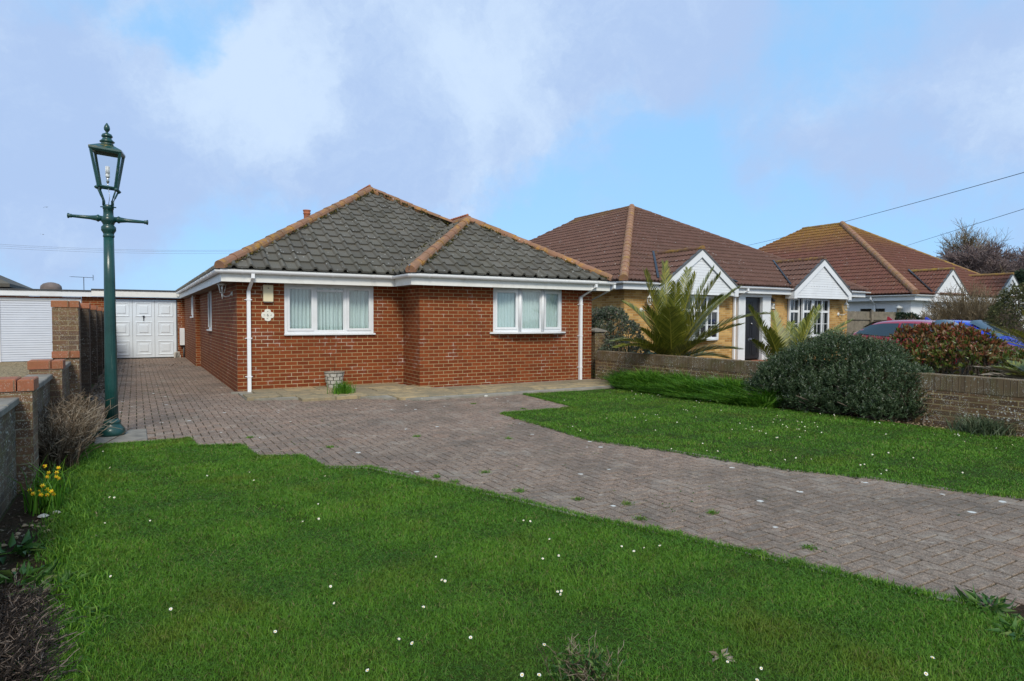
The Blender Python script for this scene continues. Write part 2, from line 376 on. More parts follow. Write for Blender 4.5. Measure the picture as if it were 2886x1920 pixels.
        if nl:
            co = np.empty(len(me.vertices)*3); me.vertices.foreach_get('co', co); co = co.reshape(-1, 3)+np.array(org)
            vi = np.empty(nl, dtype=np.int32); me.loops.foreach_get('vertex_index', vi)
            npy = len(me.polygons); nr = np.empty(npy*3); me.polygons.foreach_get('normal', nr); nr = np.abs(nr.reshape(-1, 3))
            lt = np.empty(npy, dtype=np.int32); me.polygons.foreach_get('loop_total', lt)
            ax = np.repeat(np.argmax(nr*np.array([1, 1, 1.01]), axis=1), lt)
            c = co[vi]; u = np.where(ax == 0, c[:, 1], c[:, 0]); w = np.where(ax == 2, c[:, 1], c[:, 2])
            uvl = me.uv_layers.new(name='UVMap'); uvl.data.foreach_set('uv', np.stack([u, w], 1).ravel())
        me.update()
        o = bpy.data.objects.new(name, me); col.objects.link(o)
        if parent is not None:
            o.parent = parent
        elif frame == 'H': place(o, (0, 0, 0), 'H')
        return tagp(o, label, None, None, kind)
def single(mb, name, mats, label, cat, group=None, frame='W', kind=None, org=None, **k):
    """a thing that is one mesh, with its origin at its base"""
    if org is not None: mb.v = [(x-org[0], y-org[1], z-org[2]) for x, y, z in mb.v]
    o = mb.build(name, mats, None, frame=frame, **k)
    if org is not None: place(o, org, frame)
    return tagp(o, label, cat, group, kind)
def raw(name, V, Fc, mats, rnd, label=None, cat=None, group=None, kind=None, parent=None, mi=None, nper=3):
    """fast mesh from numpy arrays: V (n,3), Fc (m,nper)"""
    me = bpy.data.meshes.new(name); me.vertices.add(len(V)); me.vertices.foreach_set('co', np.asarray(V, dtype=np.float32).ravel())
    m = len(Fc); me.loops.add(m*nper); me.polygons.add(m)
    me.loops.foreach_set('vertex_index', np.asarray(Fc, dtype=np.int32).ravel())
    me.polygons.foreach_set('loop_start', np.arange(m, dtype=np.int32)*nper)
    for q in (mats if isinstance(mats, (list, tuple)) else [mats]): me.materials.append(MT[q])
    if mi is not None: me.polygons.foreach_set('material_index', np.asarray(mi, dtype=np.int32))
    if nper == 4: me.polygons.foreach_set('use_smooth', np.zeros(m, dtype=bool))
    me.update(calc_edges=True)
    a = me.attributes.new('rnd', 'FLOAT', 'FACE'); a.data.foreach_set('value', np.asarray(rnd, dtype=np.float32))
    o = bpy.data.objects.new(name, me); col.objects.link(o)
    if parent is not None: o.parent = parent
    return tagp(o, label, cat, group, kind)
def copy_tree(o, parent=None, data=None):
    c = o.copy(); col.objects.link(c); c.parent = parent
    for ch in [x for x in col.objects if x.parent == o]: copy_tree(ch, c)
    return c

# ------------------------------------------------------------------ camera, sun, sky
cam = bpy.data.objects.new('camera', bpy.data.cameras.new('camera')); col.objects.link(cam); sc.camera = cam
cam.data.sensor_width = 36; cam.data.lens = F_PX/2886*36; cam.data.clip_end = 3000; cam.data.clip_start = .05
R = Matrix(((1, 0, 0), (0, sin(PITCH), -cos(PITCH)), (0, cos(PITCH), sin(PITCH)))).to_3x3()
# columns: right, up, back
right = Vector((1, 0, 0)); up = Vector((0, sin(PITCH), cos(PITCH))); back = Vector((0, -cos(PITCH), sin(PITCH)))
r2 = right*cos(ROLL)+up*sin(ROLL); u2 = -right*sin(ROLL)+up*cos(ROLL)
cam.matrix_world = Matrix(((r2.x, u2.x, back.x, 0), (r2.y, u2.y, back.y, 0), (r2.z, u2.z, back.z, CAM_H), (0, 0, 0, 1)))
SUN_EL, SUN_AZ = math.radians(42), math.radians(170)    # azimuth clockwise from +Y
sd = Vector((sin(SUN_AZ)*cos(SUN_EL), cos(SUN_AZ)*cos(SUN_EL), sin(SUN_EL)))
sl = bpy.data.lights.new('sun', 'SUN'); sl.energy = 2.3; sl.angle = math.radians(16); sl.color = (1, .93, .80)
so = bpy.data.objects.new('sun', sl); col.objects.link(so); so.rotation_euler = sd.to_track_quat('Z', 'Y').to_euler()
wd = bpy.data.worlds.new('World'); sc.world = wd; wd.use_nodes = True; wt = wd.node_tree; wt.nodes.clear(); t = NT(wt)
sky = t.n('ShaderNodeTexSky', _sky_type='NISHITA', _sun_disc=False, _sun_elevation=SUN_EL, _sun_rotation=SUN_AZ, _air_density=1.0, _dust_density=.6, _ozone_density=2.0)
d0 = t.n('ShaderNodeTexCoord').outputs['Generated']
dn = t.n('ShaderNodeVectorMath', _operation='NORMALIZE', i0=d0).outputs[0]
warp = t.n('ShaderNodeTexNoise', Vector=dn, Scale=3.2, Detail=7.0, Roughness=.62)
wv = t.n('ShaderNodeVectorMath', _operation='MULTIPLY_ADD', i0=warp.outputs['Color'], i1=(.34, .34, .30), i2=dn).outputs[0]
wv = t.n('ShaderNodeVectorMath', _operation='ADD', i0=wv, i1=(-.17, -.17, -.15)).outputs[0]
def blobs(lst):
    acc = None
    for px, py, rad, w in lst:
        bd = ray(px*1.2244, py*1.2244).normalized()
        dd = t.n('ShaderNodeVectorMath', _operation='DISTANCE', i0=wv, i1=bd).outputs['Value']
        c = t.rng(dd, 0, rad*1.2244/F_PX, w, 0, True)
        acc = c if acc is None else t.math('ADD', acc, c)
    return acc
cover = blobs([(120, 150, 420, .75), (60, 420, 300, .35), (560, 250, 430, 1.0), (900, 180, 430, 1.0), (1250, 90, 380, .75), (1000, 330, 260, .6), (1550, 30, 300, .55), (2150, 160, 430, .55),
               (2330, 330, 300, .42), (1800, 330, 260, .3), (250, 560, 300, .5), (1750, 430, 200, .3), (1200, -300, 900, .8), (-600, 200, 800, .7), (2900, 200, 700, .6), (480, 70, 150, -.9), (60, 230, 140, -.35)])
fb = t.noise(dn, 5.5, 8, .6, .25)
cv = t.math('ADD', cover, t.math('MULTIPLY_ADD', fb, 1.9, -1.0))
behind = t.rng(t.n('ShaderNodeSeparateXYZ', Vector=dn).outputs[1], -.1, .4, .6, 0)
behind2 = t.rng(t.n('ShaderNodeSeparateXYZ', Vector=dn).outputs[1], -.2, .35, 1, 0)
cv = t.math('ADD', cv, behind)
cmask = t.rng(cv, .10, .92, 0, .93, True)
bright = t.math('ADD', blobs([(520, 170, 260, .9), (640, 240, 230, .5), (1130, 190, 260, .8), (880, 60, 240, .55), (1050, 430, 140, .5), (1950, 200, 200, .3), (1330, 330, 200, .3), (2330, 250, 200, .4)]), t.math('MULTIPLY_ADD', t.noise(wv, 5, 9, .68), 2.0, -.92))
ccol = t.mix(t.rng(bright, .0, 1.0, 0, 1, True), (3.65, 4.85, 7.2), (5.3, 6.5, 8.2))
ccol = t.mix(t.math('MULTIPLY', behind2, .8), ccol, (8.6, 8.3, 7.9))
skyc = t.mix(1.0, sky.outputs[0], (1.02, 1.12, 1.28), 'MULTIPLY')
zdir = t.n('ShaderNodeSeparateXYZ', Vector=dn).outputs[2]
skyc = t.mix(t.rng(zdir, .02, .55, .80, .80), skyc, (2.95, 5.6, 8.8))
fin = t.mix(cmask, skyc, ccol)
bg = t.n('ShaderNodeBackground', Color=fin, Strength=.1); t.n('ShaderNodeOutputWorld', Surface=bg.outputs[0])
sc.view_settings.view_transform = 'Standard'; sc.view_settings.look = 'None'; sc.view_settings.exposure = .30; sc.view_settings.gamma = 1
sc.render.engine = 'CYCLES'
try: sc.cycles.max_bounces = 8; sc.cycles.transparent_max_bounces = 16
except Exception: pass

# ------------------------------------------------------------------ ground, lawns, paving
def sheet(name, pts, z, m, kind='structure', cat=None, label=None, skirt=0):
    bm = bmesh.new(); vs = [bm.verts.new((p[0], p[1], z)) for p in pts]; f = bm.faces.new(vs); f.normal_update()
    if f.normal.z < 0: f.normal_flip()
    if skirt:
        n = len(vs); lo = [bm.verts.new((p[0], p[1], z-skirt)) for p in pts]
        for i in range(n): bm.faces.new((vs[i], lo[i], lo[(i+1) % n], vs[(i+1) % n]))
    bmesh.ops.triangulate(bm, faces=[f]); me = bpy.data.meshes.new(name); bm.to_mesh(me); bm.free()
    me.materials.append(MT[m]); o = bpy.data.objects.new(name, me); col.objects.link(o); return tagp(o, label, cat, None, kind)
def HU(pts): return [tuple(W(u, v)[:2]) for u, v in pts]
sheet('ground', [(-900, -60), (900, -60), (900, 1500), (-900, 1500)], -.03, 'ground')
k = 1.2244
edge_px = [(430, 1010), (445, 1030), (550, 1027), (590, 1055), (690, 1052), (745, 1080), (850, 1080), (960, 1105), (1150, 1145), (1350, 1195), (1550, 1235), (1750, 1283), (1950, 1330), (2150, 1378), (2248, 1394)]
front_edge = [tuple(G(x*k, y*k)[:2]) for x, y in edge_px]
slab = [(-2.14, -4.62), (-1.58, -4.62), (-1.58, -3.72), (-2.14, -3.72)]
lawnA = HU([(-2.14, -4.63), (-1.58, -4.63)])+front_edge+[(2.62, 2.9), (2.9, 2.2), (3.2, 1.2), (-1.0, 1.2)]+[tuple(W(-2.08, -11)[:2]), tuple(W(-2.08, -9.6)[:2]), tuple(W(-1.98, -9.2)[:2]), tuple(W(-2.12, -8.2)[:2])]
rl = [(1477.7, 1111.4), (1630.5, 1149.6), (1415, 1166.4), (1465.5, 1181.6), (1572, 1212), (1664, 1241), (1880, 1270), (1800*k, 1080*k), (2000*k, 1100*k), (2200*k, 1130*k), (2886, 1147*k)]
lawnB = [tuple(G(x, y)[:2]) for x, y in rl]+HU([(5.3, -12.5), (8.0, -12.5), (7.95, -9.6), (7.75, -8.2), (7.62, -6.9), (7.55, -5.6), (7.35, -4.2), (7.3, -2.75)])
sheet('lawn_turf', lawnA, .004, 'turf', skirt=.05); sheet('lawn_turf', lawnB, .004, 'turf', skirt=.05)
sheet('flower_bed_soil', HU([(-2.56, -3.9), (-2.56, -14), (-1.9, -14), (-2.0, -9), (-2.08, -4.66), (-2.1, -3.9)]), -.004, 'soil', cat='soil')
sheet('flower_bed_soil', HU([(7.2, -2.62), (7.35, -4.2), (7.5, -5.6), (7.6, -6.9), (7.7, -8.2), (7.9, -12.5), (8.4, -12.5), (7.9, -1.4), (7.4, -2.3)]), -.002, 'soil')
sheet('flower_bed_soil', [(2.35, 3.32), (2.75, 3.35), (3.9, 3.1), (3.9, 1.6), (2.75, 1.9), (2.5, 2.7)], -.006, 'soil')
sheet('gravel', HU([(-2.82, -14), (-2.82, 13.1), (-14, 13.1), (-14, -14)]), -.012, 'gravel')
pavePoly = HU([(-2.45, 13.1), (-.13, 13.1), (-.13, 8.2), (.0, 8.2), (0, -.05), (0, -1.18), (.85, -1.5), (1.86, -1.8), (2.76, -2.62), (4.87, -2.69)])+lawnB[1:11]+[(6.5, 4.2), (6.5, 2.6), (2.75, 3.22)]+front_edge[::-1]+HU([(-1.58, -4.62), (-1.58, -3.72), (-2.14, -3.72), (-2.14, -3.3), (-2.45, -3.3)])
sheet('paving_joint_sand', pavePoly, -.012, 'joint')
def inside(P, poly):
    x, y = P[:, 0], P[:, 1]; c = np.zeros(len(P), bool); n = len(poly)
    for i in range(n):
        x1, y1 = poly[i]; x2, y2 = poly[(i+1) % n]
        cond = ((y1 > y) != (y2 > y)); xi = (x2-x1)*(y-y1)/((y2-y1) if y2 != y1 else 1e-9)+x1
        c ^= cond & (x < xi)
    return c
def pavers():
    cs = .1; V = []; Fc = []; rn = []
    for i in range(-30, 90):
        for j in range(-135, 136):
            mm = (i-j) % 4
            if mm == 0: x0, y0, x1, y1 = i, j, i+2, j+1
            elif mm == 3: x0, y0, x1, y1 = i, j, i+1, j+2
            else: continue
            cxx, cyy = (x0+x1)/2*cs, (y0+y1)/2*cs
            V.append((x0*cs, y0*cs, x1*cs, y1*cs, cxx, cyy))
    A = np.array(V); cen = np.stack([CX+A[:, 4]*CT-A[:, 5]*ST, CY+A[:, 4]*ST+A[:, 5]*CT], 1)
    # keep what stands on the drive
    keep = inside(cen, pavePoly) & (cen[:, 1] > 1.5); A = A[keep]; n = len(A)
    g = .0050+rng.random(n)*.0015; h = rng.normal(0, .0010, n); ch = .003
    tx = rng.normal(0, .0025, n); ty = rng.normal(0, .0025, n)
    # gentle settlement of the drive
    def zz(x, y, i): return h[i]+tx[i]*(x-A[i, 4])+ty[i]*(y-A[i, 5])+.003*np.sin(x*1.7+y*.6)*np.sin(y*1.1)-.001
    idx = np.arange(n); vs = []
    for lev, ins in ((-.03, 0), (-ch, 0), (0, ch)):
        for (a, b) in ((0, 1), (2, 1), (2, 3), (0, 3)):
            sx = 1 if a == 0 else -1; sy = 1 if b == 1 else -1
            x = A[:, a]+sx*(g+ins); y = A[:, b]+sy*(g+ins); z = zz(x, y, idx)+lev
            vs.append(np.stack([x, y, z], 1))
    Vv = np.stack(vs, 1).reshape(-1, 3); fs = [(8, 9, 10, 11)]
    for q in (0, 4):
        for j in range(4): fs.append((q+j, q+(j+1) % 4, q+4+(j+1) % 4, q+4+j))
    fs = np.array(fs); Ff = (fs[None]+12*idx[:, None, None]).reshape(-1, 4)
    rr = np.repeat(rng.random(n), len(fs))
    Xw = np.stack([CX+Vv[:, 0]*CT-Vv[:, 1]*ST, CY+Vv[:, 0]*ST+Vv[:, 1]*CT, Vv[:, 2]], 1)
    raw('block_paving_driveway', Xw, Ff, 'paver', rr, kind='structure', nper=4)
pavers()
# edging kerbs of thin concrete showing along the lawns
def kerb(pts, w=.035, z=.012):
    mb = MB()
    for a, b in zip(pts[:-1], pts[1:]):
        a = Vector((*a, 0)); b = Vector((*b, 0)); d = (b-a).normalized(); nn = Vector((-d.y, d.x, 0))*w
        L = (b-a).length; m_ = max(1, round(L/.6))
        for i in range(m_):
            p = a+(b-a)*(i/m_)+d*.004; q = a+(b-a)*((i+1)/m_)-d*.004
            zt = z+random.uniform(-.006, .006)
            mb.add([p-nn*.5-Vector((0, 0, .05)), q-nn*.5-Vector((0, 0, .05)), q+nn*.5-Vector((0, 0, .05)), p+nn*.5-Vector((0, 0, .05)),
                    p-nn*.5+Vector((0, 0, zt)), q-nn*.5+Vector((0, 0, zt)), q+nn*.5+Vector((0, 0, zt)), p+nn*.5+Vector((0, 0, zt))],
                   [(3, 2, 1, 0), (4, 5, 6, 7), (0, 1, 5, 4), (1, 2, 6, 5), (2, 3, 7, 6), (3, 0, 4, 7)])
    return mb
kerb(lawnB[2:11]).build('lawn_edging', 'concrete', kind='structure')
kerb(front_edge[3:]).build('lawn_edging', 'concrete', kind='structure')
# patio slabs
mb = MB(); pol = [(0, 0), (0, -1.13), (.85, -1.45), (1.86, -1.76), (2.76, -2.58), (4.87, -2.66), (7.4, -2.56), (7.8, -2.2), (7.85, -.94), (3.39, -.94), (3.39, 0)]
pw = np.array(pol)
for i in range(14):
    for j in range(-5, 0):
        w = .6; x0 = i*w+(.23 if j % 2 else 0); y0 = j*w+.02
        c = np.array([[x0+w/2, y0+w/2]])
        q = [(x0+.006, y0+.006), (x0+w-.006, y0+.006), (x0+w-.006, y0+w-.006), (x0+.006, y0+w-.006)]
        ins = inside(np.array([[a, b] for a, b in q]), pol)
        if inside(c, pol)[0] and ins.sum() >= 2:
            z = .045+random.uniform(-.006, .008)+.02*max(0, 1+(y0+w)/1.2)
            mb.box(max(x0+.006, .01), min(x0+w-.006, 7.83), y0+.006, y0+w-.006, -.03, z, bev=.006)
mb.build('patio_slabs', 'patio', kind='structure', frame='H')
pp = pol
sheet('patio_bed_mortar', HU(pol), .028, 'concrete', skirt=.04)
# slab under the lamp
mb = MB().box(-2.13, -1.59, -4.61, -3.73, -.03, .02, bev=.008); mb.build('lamp_slab', 'concrete_coping', kind='structure', frame='H')

# ------------------------------------------------------------------ grass
def area_pts(poly, n):
    P = np.array(poly); lo, hi = P.min(0), P.max(0)
    pts = lo+rng.random((n, 2))*(hi-lo); return pts[inside(pts, poly)]
def blades(P, h0, h1, w0, w1, lean=.6, z=0.0):
    n = len(P); a = rng.random(n)*2*pi; h = h0+(h1-h0)*rng.random(n)**1.6; w = w0+(w1-w0)*rng.random(n)
    dx, dy = np.cos(a), np.sin(a); b = rng.random(n)*2*pi; ln = lean*h*rng.random(n)
    base = np.stack([P[:, 0], P[:, 1], np.full(n, z)], 1); sx = np.stack([dx*w/2, dy*w/2, np.zeros(n)], 1)
    mid = base+np.stack([np.cos(b)*ln*.35, np.sin(b)*ln*.35, h*.6], 1); tip = base+np.stack([np.cos(b)*ln*1.3, np.sin(b)*ln*1.3, h*(1-.25*rng.random(n))], 1)
    V = np.stack([base-sx, base+sx, mid+sx*.7, mid-sx*.7, tip], 1).reshape(-1, 3)
    i = np.arange(n)[:, None]*5; Fc = np.stack([np.concatenate([i, i+1, i+2], 1), np.concatenate([i, i+2, i+3], 1), np.concatenate([i+3, i+2, i+4], 1)], 1).reshape(-1, 3)
    return V, Fc, np.repeat(rng.random(n), 3)
def merge(parts):
    Vs, Fs, Rs = [], [], []; o = 0
    for V, Fc, r in parts: Vs.append(V); Fs.append(Fc+o); Rs.append(r); o += len(V)
    return np.concatenate(Vs), np.concatenate(Fs), np.concatenate(Rs)
def wv2(P, s, ph): return np.sin(P[:, 0]*s+ph)*np.cos(P[:, 1]*s*1.3+ph*2)
def lawn(poly, dens, name, label):
    parts = []
    P = area_pts(poly, dens); d = P[:, 1]
    fr = (np.abs(P[:, 0]) < .84*np.maximum(d, .1)+.4) & (d > 2.2); P = P[fr]; d = P[:, 1]
    prob = np.clip((3.4/d)**1.35, .10, 1.0); P = P[rng.random(len(P)) < prob]; d = P[:, 1]
    tuft = wv2(P, 2.1, 1.0)+wv2(P, 5.3, 2.2)+.5*wv2(P, 11.0, .3)
    bare = (wv2(P, 1.7, 4.0)+wv2(P, 7.9, 1.2)) > 1.25
    P = P[~(bare & (rng.random(len(P)) < .6))]; tuft = wv2(P, 2.1, 1.0)+wv2(P, 5.3, 2.2)+.5*wv2(P, 11.0, .3)
    sc_ = np.clip(P[:, 1]/3.2, .9, 3.0)
    V, Fc, r = blades(P, .008, .028, .0024, .0044, 1.7, .003)
    # scale width with distance (fewer, wider blades) and height with the tufts
    Vr = V.reshape(-1, 5, 3); c = Vr[:, :4].mean(1, keepdims=True)
    Vr[:, :2, :2] = P[:, None, :]+(Vr[:, :2, :2]-P[:, None, :])*sc_[:, None, None]
    m_ = Vr[:, 2:4].mean(1, keepdims=True); Vr[:, 2:4] = m_+(Vr[:, 2:4]-m_)*sc_[:, None, None]
    Vr[:, 2:, 2] *= (1+.28*np.clip(tuft, -1.4, 2))[:, None]
    rr = np.clip(np.repeat(.45+.20*tuft, 3)*.5+.5*r*.93+.0, 0, .93)
    sel = np.repeat(rng.random(len(P)) < .06+.05*(tuft > 1.2), 3); rr[sel] = .93+.07*rng.random(sel.sum())
    parts.append((Vr.reshape(-1, 3), Fc, rr))
    V, Fc, r = merge(parts)
    raw(name, V, Fc, 'grass', r, label, 'grass', None, 'stuff')
lawn(lawnA, 1700000, 'lawn_grass', 'short mown green grass of the foreground lawn left of the block drive')
lawn(lawnB, 1200000, 'lawn_grass', 'short mown green grass of the lawn right of the block drive')
# longer tufts along the lawn borders
def border(line, n, w, h0, h1, name, label, m='grass', out=0.0):
    L = [Vector((*p, 0)) for p in line]; seg = [(b-a).length for a, b in zip(L[:-1], L[1:])]; tot = sum(seg); P = []
    for _ in range(n):
        s_ = random.random()*tot; i = 0
        while s_ > seg[i] and i < len(seg)-1: s_ -= seg[i]; i += 1
        p = L[i].lerp(L[i+1], min(1, s_/seg[i])); d = (L[i+1]-L[i]).normalized()
        q = p+Vector((-d.y, d.x, 0))*(random.gauss(0, w)+out); P.append((q.x, q.y))
    V, Fc, r = blades(np.array(P), h0, h1, .004, .008, 1.2, 0.0); raw(name, V, Fc, m, r*.9, label, 'grass', None, 'stuff')
border(front_edge, 14000, .022, .02, .05, 'edge_grass', 'longer grass overhanging the near edge of the block drive')
border(lawnB[:11], 12000, .025, .02, .05, 'edge_grass', 'longer grass along the far side edge of the block drive')
border(HU([(-2.12, -4.7), (-2.12, -7), (-2.1, -8.4), (-1.98, -9.2), (-2.08, -11)]), 16000, .09, .025, .07, 'edge_grass', 'ragged grass fringing the soil bed under the left boundary wall')

# small daisies on the lawns
def zp(ox, oy, s, pts): return [(ox+x*s, oy+y*s) for x, y in pts]
dz = zp(640, 1200, .4591, [(137, 286), (164, 336), (601, 310), (559, 481), (563, 572), (464, 588), (635, 987), (657, 1090), (1282, 805), (1318, 948), (1338, 954), (295, 1265), (1055, 1310), (862, 1503), (1495, 1301), (1820, 582), (1861, 587), (1979, 697), (2036, 798), (1938, 817), (2029, 1020), (2052, 1015), (2048, 1035), (1947, 1345), (1915, 1531), (1811, 1530), (1136, 1336), (1205, 1114)])
dz += zp(1500, 1300, .3954, [(638, 608), (725, 642), (797, 618), (909, 603), (1392, 1431), (1632, 1477), (1603, 1562)])+zp(2200, 1300, .3954, [(1083, 1402), (1036, 1516)])
dz += zp(0, 1100, .5229, [(555, 330), (593, 417), (1116, 461), (591, 577), (616, 579), (809, 703), (565, 716), (596, 1003), (920, 1180)])
dr = zp(1780, 1060, .3055, [(37, 168), (90, 163), (160, 168), (192, 186), (260, 187), (245, 175), (598, 230), (636, 228), (625, 247), (726, 229), (471, 275), (390, 302), (502, 313), (516, 322), (478, 310), (575, 284), (590, 284), (218, 357), (239, 359), (255, 386), (110, 352), (310, 408), (133, 409), (420, 427), (220, 500), (593, 380), (912, 427), (1000, 437), (928, 493), (1075, 408), (1108, 399), (1055, 488), (1116, 497), (1114, 470), (1178, 507), (1198, 508), (1315, 398), (1305, 426), (1375, 408), (1345, 365), (1440, 359), (1366, 371), (1393, 448), (1425, 463), (1438, 475), (1240, 530), (1335, 568), (1348, 568), (1525, 408), (1532, 420), (1570, 426), (1598, 467), (1627, 480), (1700, 454), (1716, 468), (1690, 432), (1602, 506), (1524, 491), (1545, 490), (1752, 521), (1551, 562), (1868, 355), (1871, 367), (1740, 348), (655, 622), (693, 688), (794, 693), (368, 671), (1080, 696), (1282, 687), (1416, 773), (1517, 755), (1658, 767), (2285, 434), (2243, 427), (2223, 726), (2112, 821), (2149, 817), (2302, 903), (1240, 296), (826, 317)])
dr += zp(2400, 1000, 1/4.85, [(1408, 1087), (1455, 1088), (1470, 1105), (1625, 1135), (1130, 1090), (470, 1085), (1980, 1277), (290, 1365), (765, 965), (505, 1340), (845, 1410), (2200, 1232), (382, 933), (578, 955), (1545, 1186)])
dr += zp(1160, 980, .3055, [(1408, 485), (2032, 400), (2068, 430), (2120, 426), (1980, 475), (2055, 470), (1740, 648), (1800, 652), (2062, 643), (2140, 613), (2170, 622), (1444, 733), (1486, 727), (1558, 765), (1830, 412)])+zp(2200, 1300, .3954, [(755, 66), (598, 23), (716, 91), (1297, 82)])
def daisy():
    root = thing('daisy', 'x', 'flower', (0, 0, 0), None, 'W')
    mb = MB(); n = 14
    for i in range(n):
        a = 2*pi*i/n; r0, r1 = .003, .0115; z0, z1 = .0, random.uniform(.001, .004)
        def P(r, b, z): return (r*cos(b), r*sin(b), z)
        mb.add([P(r0, a-.1, z0), P(r0, a+.1, z0), P(r1*.8, a+.2, z1), P(r1, a, z1), P(r1*.8, a-.2, z1)], [(0, 1, 2, 3, 4)])
    pe = mb.build('petals', 'daisy_white', root, fixn=False)
    mb = MB(); mb.lathe([(.0045, -.001), (.0045, .002), (.003, .0038), (.0005, .0045)], n=8); ce = mb.build('flower_centre', 'daisy_yellow', root)
    mb = MB(); mb.tube([(0, 0, -.045), (.003, 0, -.02), (0, 0, 0)], .0012, 4); st = mb.build('stem', 'tall_leaf', root)
    return root, pe
dproto, dpet = daisy()
LA = ('white daisy flower in the foreground lawn left of the block drive', 'daisies on the foreground lawn')
LB = ('white daisy flower in the lawn right of the block drive', 'daisies on the right hand lawn')
firstd = True
for lst, (lab, grp) in ((dz, LA), (dr, LB)):
    for px, py in lst:
        P = G(px, py, .045)
        o = dproto if firstd else copy_tree(dproto)
        firstd = False; s_ = random.uniform(.55, .8)*(1.0 if P.y < 5 else 1.0)
        o.location = P; o.scale = (s_, s_, s_)
        tl = (Vector((0, -1, 0))-P*.0).normalized()
        o.rotation_euler = (random.uniform(.1, .9), random.uniform(-.4, .4), random.uniform(-.6, .6)); o['label'] = lab; o['group'] = grp


# ------------------------------------------------------------------ building helpers (property frame: u right, v back, z up)
def wall_x(mb, u0, u1, v, z0, z1, holes=(), th=.25, back=1):
    """wall facing -v with real openings; holes = (u0,u1,z0,z1)"""
    us = sorted({u0, u1, *[h[0] for h in holes], *[h[1] for h in holes]}); zs = sorted({z0, z1, *[h[2] for h in holes], *[h[3] for h in holes]})
    for a, b in zip(us[:-1], us[1:]):
        for c, d in zip(zs[:-1], zs[1:]):
            if any(h[0]-1e-6 <= a and b <= h[1]+1e-6 and h[2]-1e-6 <= c and d <= h[3]+1e-6 for h in holes): continue
            mb.add([(a, v, c), (b, v, c), (b, v, d), (a, v, d)], [(0, 1, 2, 3)])
    for h in holes:
        a, b, c, d = h; w = v+.11*back
        mb.add([(a, v, c), (b, v, c), (b, v, d), (a, v, d), (a, w, c), (b, w, c), (b, w, d), (a, w, d)], [(0, 1, 5, 4), (1, 2, 6, 5), (2, 3, 7, 6), (3, 0, 4, 7)])
def wall_y(mb, u, v0, v1, z0, z1, holes=()):
    vs = sorted({v0, v1, *[h[0] for h in holes], *[h[1] for h in holes]}); zs = sorted({z0, z1, *[h[2] for h in holes], *[h[3] for h in holes]})
    for a, b in zip(vs[:-1], vs[1:]):
        for c, d in zip(zs[:-1], zs[1:]):
            if any(h[0]-1e-6 <= a and b <= h[1]+1e-6 and h[2]-1e-6 <= c and d <= h[3]+1e-6 for h in holes): continue
            mb.add([(u, a, c), (u, b, c), (u, b, d), (u, a, d)], [(0, 1, 2, 3)])
    for h in holes:
        a, b, c, d = h; w = u+.11
        mb.add([(u, a, c), (u, b, c), (u, b, d), (u, a, d), (w, a, c), (w, b, c), (w, b, d), (w, a, d)], [(0, 1, 5, 4), (1, 2, 6, 5), (2, 3, 7, 6), (3, 0, 4, 7)])
def frame_ring(mb, u0, u1, z0, z1, v, w, d, bev=.004):
    """rectangular frame in the u-z plane, butt-jointed"""
    mb.box(u0, u1, v, v+d, z0, z0+w, bev=0); mb.box(u0, u1, v, v+d, z1-w, z1)
    mb.box(u0, u0+w, v, v+d, z0+w, z1-w); mb.box(u1-w, u1, v, v+d, z0+w, z1-w)
def curtain_mesh(u0, u1, z0, z1, v, n=None, amp=.05, fold=.085):
    mb = MB(); n = n or int((u1-u0)/.009); vs = []; ph = random.random()*6
    for i in range(n+1):
        u = u0+(u1-u0)*i/n
        for j, z in enumerate((z0, (z0+z1)/2, z1)):
            k_ = 1-.45*j/2
            vs.append((u+.006*sin(u*20+j), v+amp*k_*sin(2*pi*(u+.02*sin(u*9+ph))/fold+ph)+.5*amp*sin(2*pi*u/.037+j*.6), z))
    fs = [(i*3+j, i*3+3+j, i*3+4+j, i*3+1+j) for i in range(n) for j in range(2)]
    for f in fs: mb.add([], [])
    mb.add(vs, fs, smooth=True); return mb

